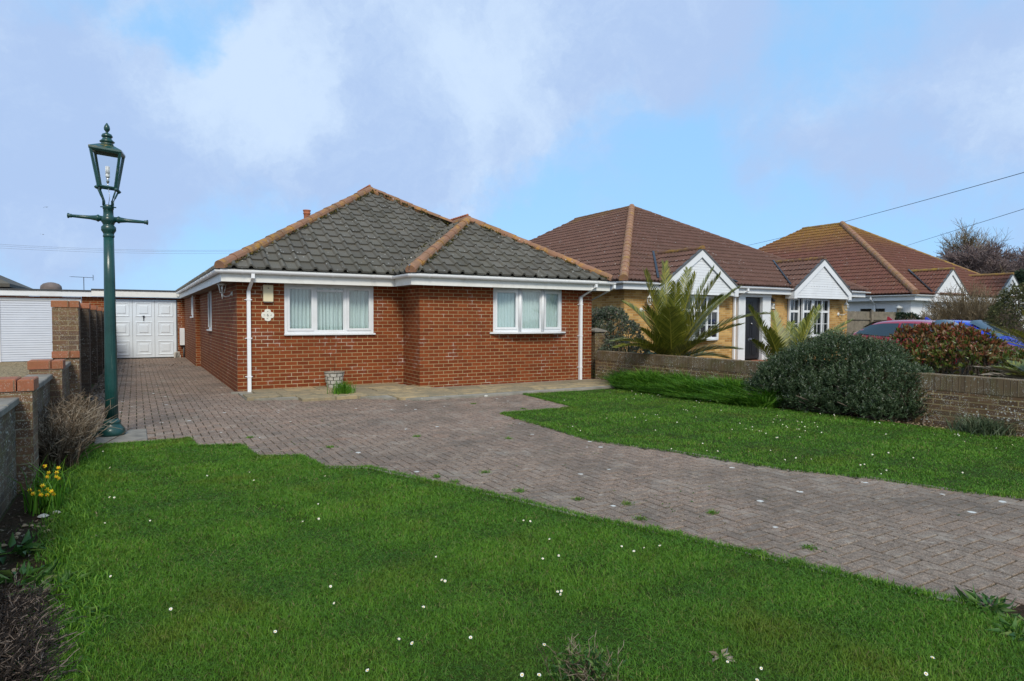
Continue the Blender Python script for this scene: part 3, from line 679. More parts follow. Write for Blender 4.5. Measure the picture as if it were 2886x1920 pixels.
TILE_H1 = dict(pitch=.30, expo=.345, xs=(0, .03, .10, .17, .19, .200, .215, .240, .262, .278), hs=(.002, 0, -.001, 0, .002, .028, .050, .056, .046, .020), th=.036)
TILE_H2 = dict(pitch=.15, expo=.335, xs=(0, .03, .06, .09, .105, .12, .135), hs=(.004, 0, 0, .006, .022, .028, .016), th=.034)
def roof_face(mb, A, B, T, poly_top, prof=TILE_H1, lift=.02):
    """tiles laid on the plane through eave A->B with upslope point T; poly_top = convex polygon in 3D to clip against"""
    A = Vector(A); B = Vector(B); T = Vector(T); s_ = (B-A).normalized(); tt = T-A; tt = (tt-s_*tt.dot(s_)).normalized(); nn = s_.cross(tt)
    if nn.z < 0: nn = -nn
    L = (B-A).length; P = [Vector(p) for p in poly_top]; H = max((p-A).dot(tt) for p in P)
    smin = min((p-A).dot(s_) for p in P); smax = max((p-A).dot(s_) for p in P)
    nr = int(H/prof['expo'])+1; nc = int((smax-smin)/prof['pitch'])+1; xs, hs = prof['xs'], prof['hs']
    n0 = len(mb.v); sub = MB()
    for r in range(nr):
        t0 = r*prof['expo']; t1 = t0+prof['expo']; jit = random.uniform(-.004, .004)
        for c in range(nc):
            rv = random.random(); dz_ = random.uniform(-.004, .004); ds = random.uniform(-.003, .003); vs = []
            pts = list(zip(xs, hs))+[(prof['pitch'], hs[0])]
            # left-out part of the span that cannot touch the face
            for x, h in pts:
                s0 = smin+c*prof['pitch']+x+ds
                b = A+s_*s0+nn*(lift+dz_)
                vs += [b+tt*(t0+jit)+nn*(h-.004), b+tt*(t0+jit)+nn*(h+prof['th']), b+tt*(t1+.02)+nn*(h-.001)]
            fs = []
            for i in range(len(pts)-1):
                o = i*3; fs += [(o, o+3, o+4, o+1), (o+1, o+4, o+5, o+2)]
            sub.add(vs, fs, r=rv)
    # clip to the polygon
    cen = sum(P, Vector())/len(P); clip = []
    for i in range(len(P)):
        a, b = P[i], P[(i+1) % len(P)]; e = (b-a).normalized(); no = e.cross(nn)
        if (cen-a).dot(no) > 0: no = -no
        if abs((a-A).dot(tt)) < 1e-3 and abs((b-A).dot(tt)) < 1e-3: continue
        clip.append((a, no))
    me = bpy.data.meshes.new('tmp'); me.from_pydata(sub.v, [], sub.f); bm = bmesh.new(); bm.from_mesh(me); lay = bm.faces.layers.float.new('rnd')
    bm.faces.ensure_lookup_table()
    for f, r in zip(bm.faces, sub.r): f[lay] = r
    for co, no in clip: bmesh.ops.bisect_plane(bm, geom=bm.verts[:]+bm.edges[:]+bm.faces[:], plane_co=co, plane_no=no, clear_outer=True)
    bm.verts.index_update(); base = [v.co.copy() for v in bm.verts]; fs = [tuple(v.index for v in f.verts) for f in bm.faces]; rs = [f[lay] for f in bm.faces]
    bm.free(); bpy.data.meshes.remove(me)
    o = len(mb.v); mb.v += [tuple(v) for v in base]
    for f, r in zip(fs, rs): mb.f.append(tuple(o+i for i in f)); mb.m.append(0); mb.r.append(r); mb.sm.append(False)
    # solid under-sheet so that no light leaks through the laps
    mb.add([p-nn*.012 for p in P], [tuple(range(len(P)))])
def ridge(mb, A, B, r=.105, seg=.40, lift=.0, fl=1.0):
    A = Vector(A); B = Vector(B); d = B-A; L = d.length; d.normalize(); n = max(1, round(L/seg)); side = d.cross(Vector((0, 0, 1))).normalized(); up_ = side.cross(d)
    for i in range(n):
        a = A+d*(L*i/n-.02); b = A+d*(L*(i+1)/n); rv = random.random(); ring = []
        for P, rr in ((a, r*1.07), (b, r*.95)):
            jz = random.uniform(-.004, .004)
            for k_ in range(9):
                th = -.35+(pi+.7)*k_/8
                ring.append(P+side*cos(th)*rr+up_*(sin(th)*rr*fl+lift+jz))
        fs = [(k_, k_+1, 10+k_, 9+k_) for k_ in range(8)]+[tuple(range(9)), tuple(range(17, 8, -1))]
        mb.add(ring, fs, r=rv, smooth=False)
def gutter(mb, pts, r=.056, closed=False):
    """half-round gutter along pts (rim level), opening upward, with thickness"""
    pts = [Vector(p) for p in pts]; prof = [(r*cos(a), -r*sin(a)) for a in [pi*i/8 for i in range(9)]]; prof += [(x*.9, y*.9) for x, y in prof[::-1]]
    n = len(prof); rings = []
    for i, p in enumerate(pts):
        d0_ = (pts[i]-pts[i-1]).normalized() if i else (pts[1]-pts[0]).normalized(); d1_ = (pts[i+1]-pts[i]).normalized() if i < len(pts)-1 else d0_
        n0 = Vector((d0_.y, -d0_.x, 0)); n1 = Vector((d1_.y, -d1_.x, 0)); m_ = (n0+n1).normalized(); m_ /= max(.5, m_.dot(n0))
        rings.append([p+m_*x+Vector((0, 0, y)) for x, y in prof])
    vs = [v for q in rings for v in q]; fs = []
    for i in range(len(rings)-1):
        for k_ in range(n): fs.append((i*n+k_, i*n+(k_+1) % n, (i+1)*n+(k_+1) % n, (i+1)*n+k_))
    fs += [tuple(range(n)), tuple(range((len(rings)-1)*n, len(rings)*n))[::-1]]
    mb.add(vs, fs, smooth=False)
def gutter_clips(mb, a, b, n, r=.056, w=.03):
    a = Vector(a); b = Vector(b); d = (b-a).normalized()
    for i in range(n):
        p = a.lerp(b, (i+.5)/n); gutter(mb, [p-d*w/2, p+d*w/2], r*1.16)
def sqpipe(mb, pts, w=.033):
    """square section downpipe along points (frame coordinates)"""
    pts = [Vector(p) for p in pts]; rings = []
    for i, p in enumerate(pts):
        rings.append([p+Vector((sx*w, sy*w, 0)) for sx, sy in ((-1, -1), (1, -1), (1, 1), (-1, 1))])
    vs = [v for q in rings for v in q]; fs = [(0, 1, 2, 3), tuple(range(len(vs)-4, len(vs)))]
    for i in range(len(rings)-1):
        for k_ in range(4): fs.append((i*4+k_, i*4+(k_+1) % 4, (i+1)*4+(k_+1) % 4, (i+1)*4+k_))
    mb.add(vs, fs)

# ------------------------------------------------------------------ the red brick bungalow
OV = .29; U1, U3, VJ = 3.393, 7.85, -.944; SOF = 2.17; EZ = 2.40; SL = .600
H1 = thing('brick_bungalow', 'red brick bungalow with mossy grey tiled hipped roof, white gutters and house number 6', 'house', (0, 0, 0))
win1 = (.88, 2.72, 1.16, SOF); win2 = (5.13, 6.98, 1.185, SOF)
mb = MB(); B0 = -.05
wall_x(mb, 0, U1, 0, B0, SOF, [win1]); wall_y(mb, U1, VJ, 0, B0, SOF); wall_x(mb, U1, U3, VJ, B0, SOF, [win2])
sw = [(4.77, 5.55, 1.16, SOF)]
wall_y(mb, 0, 0, 8.2, B0, SOF, sw); wall_x(mb, -.13, 0, 8.2, B0, SOF); wall_y(mb, -.13, 8.2, 15, B0, SOF, [(9.0, 9.6, 1.5, SOF)])
wall_y(mb, U3, VJ, 15, B0, SOF); wall_x(mb, -.13, U3, 15, B0, SOF)
mb.build('wall', 'brick_red', H1, fixn=False)
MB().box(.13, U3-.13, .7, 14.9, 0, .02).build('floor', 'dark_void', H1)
mb = MB(); mb.box(.12, .14, .12, 14.8, 0, SOF); mb.box(.9, U3-.2, 1.0, 1.02, 0, SOF); mb.box(3.6, U3-.15, .3, .32, 0, SOF)
mb.build('inner_partition', 'render_white', H1)
# soffit, fascia, roof
mb = MB(); z = SOF+.001
mb.add([(-OV, -OV, z), (U1-OV, -OV, z), (U1-OV, VJ-OV, z), (U3+OV, VJ-OV, z), (U3+OV, 15+OV, z), (-OV, 15+OV, z)], [(0, 1, 2, 3, 4, 5)]); mb.build('soffit', 'soffit', H1)
mb = MB(); f0, f1 = SOF-.012, EZ-.005
mb.box(-OV-.018, U1-OV, -OV-.018, -OV, f0, f1); mb.box(U1-OV-.018, U1-OV, VJ-OV, -OV-.018, f0, f1)
mb.box(U1-OV-.018, U3+OV, VJ-OV-.018, VJ-OV, f0, f1); mb.box(-OV-.018, -OV, -OV, 12.98, f0, f1); mb.box(U3+OV, U3+OV+.018, VJ-OV-.018, 15, f0, f1)
mb.build('fascia_board', 'fascia_white', H1)
for a, z_ in ((1.9, 0),):
    pass
mb = MB(); g = OV+.018+.058; gz = EZ-.035
gp = [(-g, 12.9, gz), (-g, -g, gz), (U1-g, -g, gz), (U1-g, VJ-g, gz), (U3+OV+.12, VJ-g, gz-.012)]
gutter(mb, gp); gt = mb.build('gutter', 'white_gutter', H1)
for A_, B_, n_ in (((-g, 12.4, gz), (-g, 0, gz), 17), ((-g, -g, gz), (U1-g, -g, gz), 4), ((U1-g, VJ-g, gz), (U3+OV, VJ-g, gz), 6)):
    for i in range(n_):
        mb = MB(); a_ = Vector(A_); b_ = Vector(B_); d_ = (b_-a_).normalized(); p_ = a_.lerp(b_, (i+.5)/n_); gutter(mb, [p_-d_*.015, p_+d_*.015], .065); mb.build('gutter_bracket', 'white_gutter', gt)
mb = MB()
for q_ in ([(-g, -g+.09, gz), (-g, -g, gz), (-g+.09, -g, gz)], [(U1-g, -g-.05, gz), (U1-g, -g, gz), (U1-g-.05, -g, gz)], [(U1-g, VJ-g+.08, gz), (U1-g, VJ-g, gz), (U1-g+.08, VJ-g, gz)]):
    mb = MB(); gutter(mb, q_, .064); mb.build('gutter_corner', 'white_gutter', gt)
# roof planes
e0, e1 = -OV-.03, U3+OV+.03; vf = -OV-.03; vb = VJ-OV-.03; um = (e0+e1)/2; ha = um-e0; za = EZ+ha*SL
ub0 = U1-OV-.03; ubm = (ub0+e1)/2; hb = ubm-ub0; zb = EZ+hb*SL; APX = (um, vf+ha, za); BAX = (ubm, vb+hb, zb); BACK = (um, 15.3-ha*.7, za)
BM = (ubm, vf+(zb-EZ)/SL, zb)
mb = MB()
roof_face(mb, (e0, vf, EZ), (e1, vf, EZ), APX, [(e0, vf, EZ), (e1, vf, EZ), APX])
roof_face(mb, (ub0, vb, EZ), (e1, vb, EZ), BAX, [(ub0, vb, EZ), (e1, vb, EZ), BAX])
roof_face(mb, (ub0, vb, EZ), (ub0, vf, EZ), BAX, [(ub0, vb, EZ), (ub0, vf, EZ), BM, BAX])
roof_face(mb, (e0, vf, EZ), (e0, 15.3, EZ), APX, [(e0, vf, EZ), (e0, 15.3, EZ), BACK, APX])
rf = mb.build('roof', 'tile_grey', H1, fixn=False)
mb = MB(); mb.add([(e1, vb, EZ), (e1, 15.3, EZ), BACK, APX, BAX, BM], [(0, 1, 2), (0, 2, 3), (0, 3, 5), (0, 5, 4)]); mb.add([(e0, 15.3, EZ), (e1, 15.3, EZ), BACK], [(0, 1, 2)]); mb.build('rear_slope', 'tile_grey', rf)
mb = MB(); L = Vector((0, 0, .045))
for a, b in (((e0, vf, EZ), APX), (APX, BACK), ((ub0, vb, EZ), BAX), (BAX, BM), ((e1, vb, EZ), BAX), (BM, APX)):
    ridge(mb, Vector(a)+L, Vector(b)+L, .105, .42)
mb.build('ridge_tiles', 'ridge_tile', rf)
# decorative bonnets at the ridge ends: a row of small scalloped crests
mb = MB()
for i in range(8):
    p = Vector(BAX)+L+Vector((0, .10+i*.135, .135)); mb.tube([p-Vector((0, .06, 0)), p+Vector((0, .055, 0))], [.035, .03], 8); mb.box(p.x-.02, p.x+.02, p.y-.05, p.y+.05, p.z-.12, p.z-.01)
for i in range(8):
    p = Vector(APX)+L+Vector((0, .10+i*.135, .135)); mb.tube([p-Vector((0, .06, 0)), p+Vector((0, .055, 0))], [.035, .03], 8); mb.box(p.x-.02, p.x+.02, p.y-.05, p.y+.05, p.z-.12, p.z-.01)
mb.build('ridge_crest', 'terracotta', rf)
mb = MB(); a = Vector((ub0, vf, EZ+.035)); b = Vector(BM)+Vector((0, 0, .03)); s1 = Vector((.05, -.05, 0))
mb.add([a-s1*.9, a+s1*.9, b+s1*.9, b-s1*.9, a-s1*.9+Vector((0, 0, .02)), a+s1*.9+Vector((0, 0, .02)), b+s1*.9+Vector((0, 0, .02)), b-s1*.9+Vector((0, 0, .02))], [(3, 2, 1, 0), (4, 5, 6, 7), (0, 1, 5, 4), (1, 2, 6, 5), (2, 3, 7, 6), (3, 0, 4, 7)])
mb.build('valley', 'tile_grey', rf)
def eave_clay(): pass
# hip irons and blocked ends of the hips
mb = MB()
for x, y in ((ub0-.06, vb-.06),): mb.tube([(x, y, EZ+.02), (x, y, EZ+.14), (x+.04, y+.04, EZ+.16)], .010, 6)
mb.build('hip_iron', 'chrome', rf)
mb = MB(); mb.lathe([(.12, 0), (.12, .30), (.10, .33), (.105, .50), (.125, .52), (.125, .54), (.108, .55), (.118, .60), (.13, .62), (.13, .645), (.08, .645)], (3.39, 9.1, 4.50), 20)
mb.build('chimney_pot', 'terracotta', rf)
# windows
def sash_window(parent, holes, v, splits, openers=(), curt=True, glass='glass', mats='white_pvc', sill=.05):
    a, b, c, d = holes
    mb = MB(); w = .055; frame_ring(mb, a, b, c, d, v+.012, w, .06)
    for s_ in splits: mb.box(s_-w/2, s_+w/2, v+.012, v+.072, c+w, d-w)
    fr = mb.build('window', mats, parent)
    edges = [a]+list(splits)+[b]; gl = MB(); sa = MB()
    for i, (p, q) in enumerate(zip(edges[:-1], edges[1:])):
        p2 = p+(w if i == 0 else w/2); q2 = q-(w if i == len(edges)-2 else w/2)
        if i in openers:
            frame_ring(sa, p2+.002, q2-.002, c+w+.002, d-w-.002, v-.002, .048, .05); gl.box(p2+.05, q2-.05, v+.028, v+.034, c+w+.05, d-w-.05)
        else:
            frame_ring(sa, p2+.001, q2-.001, c+w+.001, d-w-.001, v+.022, .016, .04); gl.box(p2+.016, q2-.016, v+.036, v+.042, c+w+.016, d-w-.016)
    sa.build('sash', mats, fr); gl.build('pane', glass, fr)
    mb = MB(); mb.box(a-.01, b+.025, v-sill, v+.012, c-.03, c+.004, bev=.006); mb.build('sill', mats, fr)
    if curt:
        cm = MB()
        for p, q in zip(edges[:-1], edges[1:]):
            cc = curtain_mesh(p+.02, q-.02, c+.02, d, v+.15); cm.add(cc.v, cc.f, smooth=True)
        cm.build('curtain', 'curtain', fr, fixn=False)
    return fr
w1 = sash_window(H1, win1, 0, (1.49, 2.115), (0, 2))
MB().box(1.525, 2.08, .0, .03, 2.02-.0, 2.06).build('trickle_vent', 'white_pvc', w1)
# bowed three-facet window
def bow_window():
    a, b, c, d = win2; v0 = VJ; pr = .13; xs = [a, a+.62, b-.62, b]; dep = [0.0, pr, pr, 0.0]
    root = MB(); gl = MB(); sa = MB(); cu = MB(); sl_ = MB()
    def facet(mbx, P, Q, z0, z1, d0_, d1_):
        P = Vector((P[0], P[1], 0)); Q = Vector((Q[0], Q[1], 0)); e = (Q-P).normalized(); nn = Vector((e.y, -e.x, 0))
        vs = []
        for z_ in (z0, z1):
            for q_, dd in ((P, d0_), (Q, d0_), (Q, d1_), (P, d1_)): vs.append(q_+nn*dd+Vector((0, 0, z_)))
        mbx.add(vs, [(3, 2, 1, 0), (4, 5, 6, 7), (0, 1, 5, 4), (1, 2, 6, 5), (2, 3, 7, 6), (3, 0, 4, 7)])
    def lerp(P, Q, t_): return (P[0]+(Q[0]-P[0])*t_, P[1]+(Q[1]-P[1])*t_)
    pts = [(x, v0-y+.02) for x, y in zip(xs, dep)]
    for i in range(3):
        P, Q = pts[i], pts[i+1]; L = math.dist(P, Q); w = .05/L
        for z0, z1 in ((c, c+.055), (d-.055, d)): facet(root, P, Q, z0, z1, 0, -.06)
        facet(root, P, lerp(P, Q, w), c+.055, d-.055, 0, -.06); facet(root, lerp(P, Q, 1-w), Q, c+.055, d-.055, 0, -.06)
        A_, B_ = lerp(P, Q, w+.002), lerp(P, Q, 1-w-.002); L2 = math.dist(A_, B_); w2 = (.05 if i != 1 else .02)/L2; o_ = .014 if i != 1 else -.01
        zz0, zz1 = c+.057, d-.057; ww = .05 if i != 1 else .02
        for z0, z1 in ((zz0, zz0+ww), (zz1-ww, zz1)): facet(sa, A_, B_, z0, z1, o_, -.04)
        facet(sa, A_, lerp(A_, B_, w2), zz0+ww, zz1-ww, o_, -.04); facet(sa, lerp(A_, B_, 1-w2), B_, zz0+ww, zz1-ww, o_, -.04)
        facet(gl, lerp(A_, B_, w2), lerp(A_, B_, 1-w2), zz0+ww, zz1-ww, -.022, -.028)
        cc = curtain_mesh(P[0]+.02, Q[0]-.02, c+.02, d, 0, amp=.025); cu.add([(x, y+P[1]+(Q[1]-P[1])*(x-P[0])/(Q[0]-P[0])+.105, z_) for x, y, z_ in cc.v], cc.f, smooth=True)
    # corner mullion covers
    for i in (1, 2): root.tube([(pts[i][0], pts[i][1]-.004, c), (pts[i][0], pts[i][1]-.004, d)], .035, 8)
    fr = root.build('window', 'white_pvc', H1); sa.build('sash', 'white_pvc', fr); gl.build('pane', 'glass', fr); cu.build('curtain', 'curtain', fr, fixn=False)
    pl = [(a-.09, v0-.002), (a-.09, v0-.03)]; n = 10
    for i in range(n+1):
        t_ = i/n; x = a-.05+(b-a+.1)*t_; pl.append((x, v0-.05-.155*(1-(2*t_-1)**4)))
    pl += [(b+.09, v0-.03), (b+.09, v0-.002)]
    mb = MB(); mb.prism(pl, 'z', c-.035, c-.002); mb.build('sill', 'white_pvc', fr)
    mb = MB(); mb.prism([(a, v0+.03)]+[(x, y) for x, y in pts]+[(b, v0+.03)], 'z', d-.002, d+.006); mb.build('head_board', 'white_pvc', fr)
bow_window()
def side_window(u, v0, v1, z0, z1):
    mb = MB(); w = .055; x0, x1 = u+.004, u+.06
    mb.box(x0, x1, v0, v1, z0, z0+w); mb.box(x0, x1, v0, v1, z1-w, z1); mb.box(x0, x1, v0, v0+w, z0+w, z1-w); mb.box(x0, x1, v1-w, v1, z0+w, z1-w); mb.box(x0-.025, x0, v0+.06, v0+.1, z0+.06, z1-.06)
    mb.box(x0-.025, x0, v1-.1, v1-.06, z0+.06, z1-.06)
    fr = mb.build('window', 'white_pvc', H1); MB().box(u+.03, u+.036, v0+w, v1-w, z0+w, z1-w).build('pane', 'glass_dark', fr)
    MB().box(u-.055, u+.004, v0-.02, v1+.02, z0-.03, z0+.003).build('sill', 'white_pvc', fr)
side_window(0, 4.77, 5.55, 1.16, SOF); side_window(-.13, 9.0, 9.6, 1.5, SOF)
# downpipes
def downpipe(u, v, ztop, du, dv, z0=.03, lab=None):
    mb = MB(); x, y = u, v-.045
    sqpipe(mb, [(x, y, z0), (x, y, ztop-.36)]); sqpipe(mb, [(x, y, ztop-.36), (x+du, y+dv, ztop-.13), (x+du, y+dv, ztop-.02)], .031)
    p = mb.build('downpipe', 'white_gutter', H1, label=lab); mb = MB()
    for z_ in (.33, 1.08, 1.83): mb.box(x-.045, x+.045, y-.038, y+.038, z_-.012, z_+.012); mb.box(x-.07, x+.07, y+.02, y+.045, z_-.006, z_+.006)
    mb.build('pipe_clip', 'white_gutter', p)
downpipe(.205, 0, EZ-.04, .035, -.32); downpipe(7.49, VJ, EZ-.04, .20, -.32)
mb = MB(); x, y = U3+OV+.10, VJ-g
sqpipe(mb, [(x, y, EZ-.1), (x, y, EZ-.18), (x+.05, y+1.15, EZ-.5), (x+.05, y+1.15, EZ-1.1)], .03); mb.build('downpipe', 'white_gutter', H1)
# alarm box, number plaque, coach lantern, meter box
o = thing('alarm_box', 'faded cream alarm box under the eave above the number plaque', 'alarm box', (.566, -.001, 1.79))
MB().box(.474, .658, -.075, -.001, 1.80, 2.13, bev=.012).build('casing', 'cream_plastic', o); MB().box(.484, .648, -.06, -.001, 1.785, 1.799).build('base_lip', 'rust_plate', o)
mb = MB(); mb.lathe([(.014, 0), (.014, .004)], n=10); mb.v = [(x+.566, -.077-z, y+2.06) for x, y, z in mb.v]; mb.build('key_switch', 'chrome', o)
o = thing('number_plaque', 'white quatrefoil ceramic plaque reading 6 on the red brick wall', 'house number', (.562, -.001, 1.41))
pts = []
for i in range(48):
    a = 2*pi*i/48; r_ = .098+.022*abs(cos(2*a))**.7*(1 if abs(cos(2*a)) > .2 else .8)-.012*(abs(sin(2*a)) > .93); pts.append((.562+r_*cos(a), 1.533+r_*sin(a)))
MB().prism(pts, 'y', -.016, -.001).build('plaque', 'plaque_white', o)
def text(body, size, loc, parent, m, rotz=0, ext=.001, name='lettering', align='CENTER'):
    cu = bpy.data.curves.new('t', 'FONT'); cu.body = body; cu.size = size; cu.extrude = ext; cu.align_x = align; cu.align_y = 'CENTER'
    to = bpy.data.objects.new('t', cu); col.objects.link(to); bpy.context.view_layer.update()
    dg = bpy.context.evaluated_depsgraph_get(); me = bpy.data.meshes.new_from_object(to.evaluated_get(dg)); bpy.data.objects.remove(to)
    me.materials.clear(); me.materials.append(MT[m]); o_ = bpy.data.objects.new(name, me); col.objects.link(o_); o_.parent = parent
    root = parent
    while root.parent: root = root.parent
    org = ORG[root.name][0]; o_.location = Vector(loc)-Vector(org); o_.rotation_euler = (pi/2, 0, rotz); return o_
text('6', .075, (.562, -.0175, 1.531), o, 'ink', name='number')
mb = MB()   # little flower sprigs round the number
for cx_, cz_ in ((.562, 1.605), (.562, 1.462), (.497, 1.533), (.627, 1.533)):
    for i in range(9):
        a = random.random()*6.28; rr = random.uniform(0, .022); x = cx_+rr*cos(a)*1.1; z_ = cz_+rr*sin(a)*.6; mb.box(x-.004, x+.004, -.0175, -.016, z_-.002, z_+.002)
mb.build('flower_pattern', 'lead', o)
def coach_lantern(u, v, z, d=-1):
    o = thing('wall_lantern', 'white coach lantern on the left side wall of the red brick bungalow', 'lantern', (u, v, z-.12))
    x = u-.19; y = v
    mb = MB(); mb.lathe([(.05, 0), (.05, .012), (.02, .03)], n=12); mb.v = [(u-.001-zz, y+yy, z+xx-.02) for xx, yy, zz in mb.v]
    mb.tube([(u-.02, y, z-.02), (u-.07, y, z-.07), (u-.14, y, z-.08), (x, y, z-.05), (x, y, z)], .014, 8); mb.tube([(x, y, z-.13), (x, y, z-.02)], [.008, .02], 8)
    mb.build('bracket', 'lamp_white', o)
    mb = MB(); n = 6
    def ring(r, zz): return [(x+r*cos(2*pi*i/n+.5), y+r*sin(2*pi*i/n+.5), zz) for i in range(n)]
    r0, r1 = ring(.045, z), ring(.075, z+.15)
    for i in range(n):
        mb.tube([r0[i], r1[i]], .007, 6); mb.tube([r1[i], r1[(i+1) % n]], .008, 6); mb.tube([r0[i], r0[(i+1) % n]], .008, 6)
    mb.build('frame', 'lamp_white', o)
    mb = MB(); q0, q1 = ring(.042, z+.002), ring(.071, z+.148); mb.add(q0+q1, [(i, (i+1) % n, n+(i+1) % n, n+i) for i in range(n)]); mb.build('glazing', 'glass', o)
    mb = MB(); mb.lathe([(.098, .15), (.088, .165), (.07, .215), (.035, .245), (.014, .25), (.012, .262), (.02, .272), (.006, .295)], (x, y, z), 12); mb.build('cap', 'lamp_white', o)
    mb = MB(); mb.lathe([(.012, .01), (.014, .06), (.024, .09), (.02, .12), (.003, .13)], (x, y, z), 10); mb.build('bulb', 'bulb', o)
coach_lantern(0, .62, 1.98)
o = thing('meter_box', 'tall white meter box with a grey pipe beside the white garage door', 'meter box', (-.17, 13.1, 0))
MB().box(-.30, -.145, 12.97, 13.149, .46, 1.08, bev=.012).build('box', 'white_pvc', o); MB().tube([(-.17, 13.09, 0), (-.17, 13.09, .459)], .025, 8).build('pipe', 'lead', o)
mb = MB(); 
for i in range(14): mb.box(-.40+random.uniform(-.1, .1), -.36+random.uniform(-.1, .1), 13.0, 13.06, .0, random.uniform(.05, .25))
single(mb, 'rubble', 'stone_white', 'broken pale plaster rubble at the foot of the brick by the garage door', 'rubble', frame='H', org=(-.38, 13.03, 0))
MB().box(-.12, 0.35, -.02, 0, -.06, .045).build('plinth', 'concrete', H1)

# ------------------------------------------------------------------ attached garages at the end of the drives
GV = 13.15
o = thing('attached_garage', 'flat roofed red brick garage with white panelled up and over door', 'garage', (-1.5, GV, 0))
mb = MB(); dh = (-2.52, -.36, -.02, 2.13)
wall_x(mb, -3.28, -.13, GV, -.05, 2.18, [dh]); wall_y(mb, -3.28, GV, 19, -.05, 2.18); mb.build('wall', 'brick_red', o, fixn=False)
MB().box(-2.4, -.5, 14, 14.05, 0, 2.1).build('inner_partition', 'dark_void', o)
mb = MB(); mb.box(-2.99, -.30, GV-.17, GV-.15, 2.19, 2.40); mb.build('fascia_board', 'fascia_white', o)
mb = MB(); mb.box(-3.0, -.3, GV-.20, 19, 2.402, 2.45, bev=.01); mb.box(-2.99, -.3, GV-.15, GV+.1, 2.19, 2.20); mb.build('roof', 'flat_roof_felt', o)
mb = MB(); a, b, c, d = dh; mb.box(a+.002, a+.04, GV+.03, GV+.09, c, d-.002); mb.box(b-.04, b-.002, GV+.03, GV+.09, c, d-.002); mb.box(a+.04, b-.04, GV+.03, GV+.09, d-.04, d-.002); mb.build('door_frame', 'lead', o)
mb = MB(); x0, x1, z0, z1 = a+.045, b-.045, c+.05, d-.045; v = GV+.035
mb.box(x0, x1, v, v+.03, z0, z1)
def panel(mb, xa, xb, za_, zb_):
    # raised and fielded panel: groove, bevel up to a pyramid-stepped centre
    def fr(i, dv): return [(xa+i, v-dv, za_+i), (xb-i, v-dv, za_+i), (xb-i, v-dv, zb_-i), (xa+i, v-dv, zb_-i)]
    R_ = [fr(0, .001), fr(.012, .016), fr(.03, .016), fr(.05, .004), fr(.11, .004), fr(.13, .02)]
    for p, q in zip(R_[:-1], R_[1:]): mb.add(p+q, [(j, (j+1) % 4, 4+(j+1) % 4, 4+j) for j in range(4)])
    mb.add(R_[-1], [(0, 1, 2, 3)])
cw = (x1-x0)/3; rh_ = (z1-z0)/3
for i in range(3):
    for j in range(3): panel(mb, x0+i*cw+.09, x0+(i+1)*cw-.09, z0+j*rh_+.09, z0+(j+1)*rh_-.08)
dr_ = mb.build('garage_door', 'garage_white', o)
mb = MB()
for i in (1, 2): mb.box(x0+i*cw-.004, x0+i*cw+.004, v-.002, v, z0, z1)
mb.build('joint', 'lead', dr_)
xc = (x0+x1)/2; mb = MB(); mb.box(xc-.018, xc+.018, v-.04, v-.001, 1.44, 1.50); mb.box(xc-.035, xc+.035, v-.045, v-.03, 1.50, 1.53); mb.tube([(xc, v-.02, 1.35), (xc, v-.03, 1.46)], .014, 6); mb.build('handle', 'black_metal', dr_)
o = thing('attached_garage', 'neighbouring flat roofed garage with white ribbed metal door left of the lamp post', 'garage', (-4.5, GV, 0))
mb = MB(); dh = (-5.56, -3.36, -.03, 2.10); wall_x(mb, -7.5, -3.285, GV, -.05, 2.15, [dh]); mb.build('wall', 'brick_red', o, fixn=False)
mb = MB(); mb.box(-7.5, -2.993, GV-.16, GV-.14, 2.175, 2.35); mb.box(-7.5, -3.285, GV-.14, GV, 2.155, 2.17); mb.build('fascia_board', 'white_pvc', o)
mb = MB(); mb.box(-7.5, -3.002, GV-.19, 19, 2.352, 2.40, bev=.01); mb.build('roof', 'flat_roof_felt', o)
a, b, c, d = dh; mb = MB(); mb.box(a-.01, a+.05, GV-.02, GV+.06, c, d); mb.box(b-.05, b+.06, GV-.02, GV+.06, c, d); mb.box(a+.05, b-.05, GV-.01, GV+.06, d-.09, d); mb.build('door_frame', 'white_pvc', o)
mb = MB(); n = 26; z0 = c+.03; hh = (d-.09-z0)/n
for i in range(n):
    za_ = z0+i*hh; zb_ = za_+hh; v = GV+.01
    mb.add([(a+.05, v, za_), (b-.05, v, za_), (b-.05, v-.001, za_+hh*.78), (a+.05, v-.001, za_+hh*.78), (a+.05, v+.03, za_+hh*.82), (b-.05, v+.03, za_+hh*.82), (b-.05, v+.03, zb_), (a+.05, v+.03, zb_)], [(0, 1, 2, 3), (3, 2, 5, 4), (4, 5, 6, 7), ])
    mb.add([(a+.05, v+.03, zb_), (b-.05, v+.03, zb_), (b-.05, v, zb_), (a+.05, v, zb_)], [(0, 1, 2, 3)])
dr_ = mb.build('garage_door', 'roller_white', o, fixn=False)
mb = MB(); hx = -4.1; mb.box(hx-.03, hx+.03, GV-.05, GV+.005, .60, .66); mb.tube([(hx, GV-.03, .66), (hx, GV-.03, .72)], .012, 6); mb.build('handle', 'black_metal', dr_)
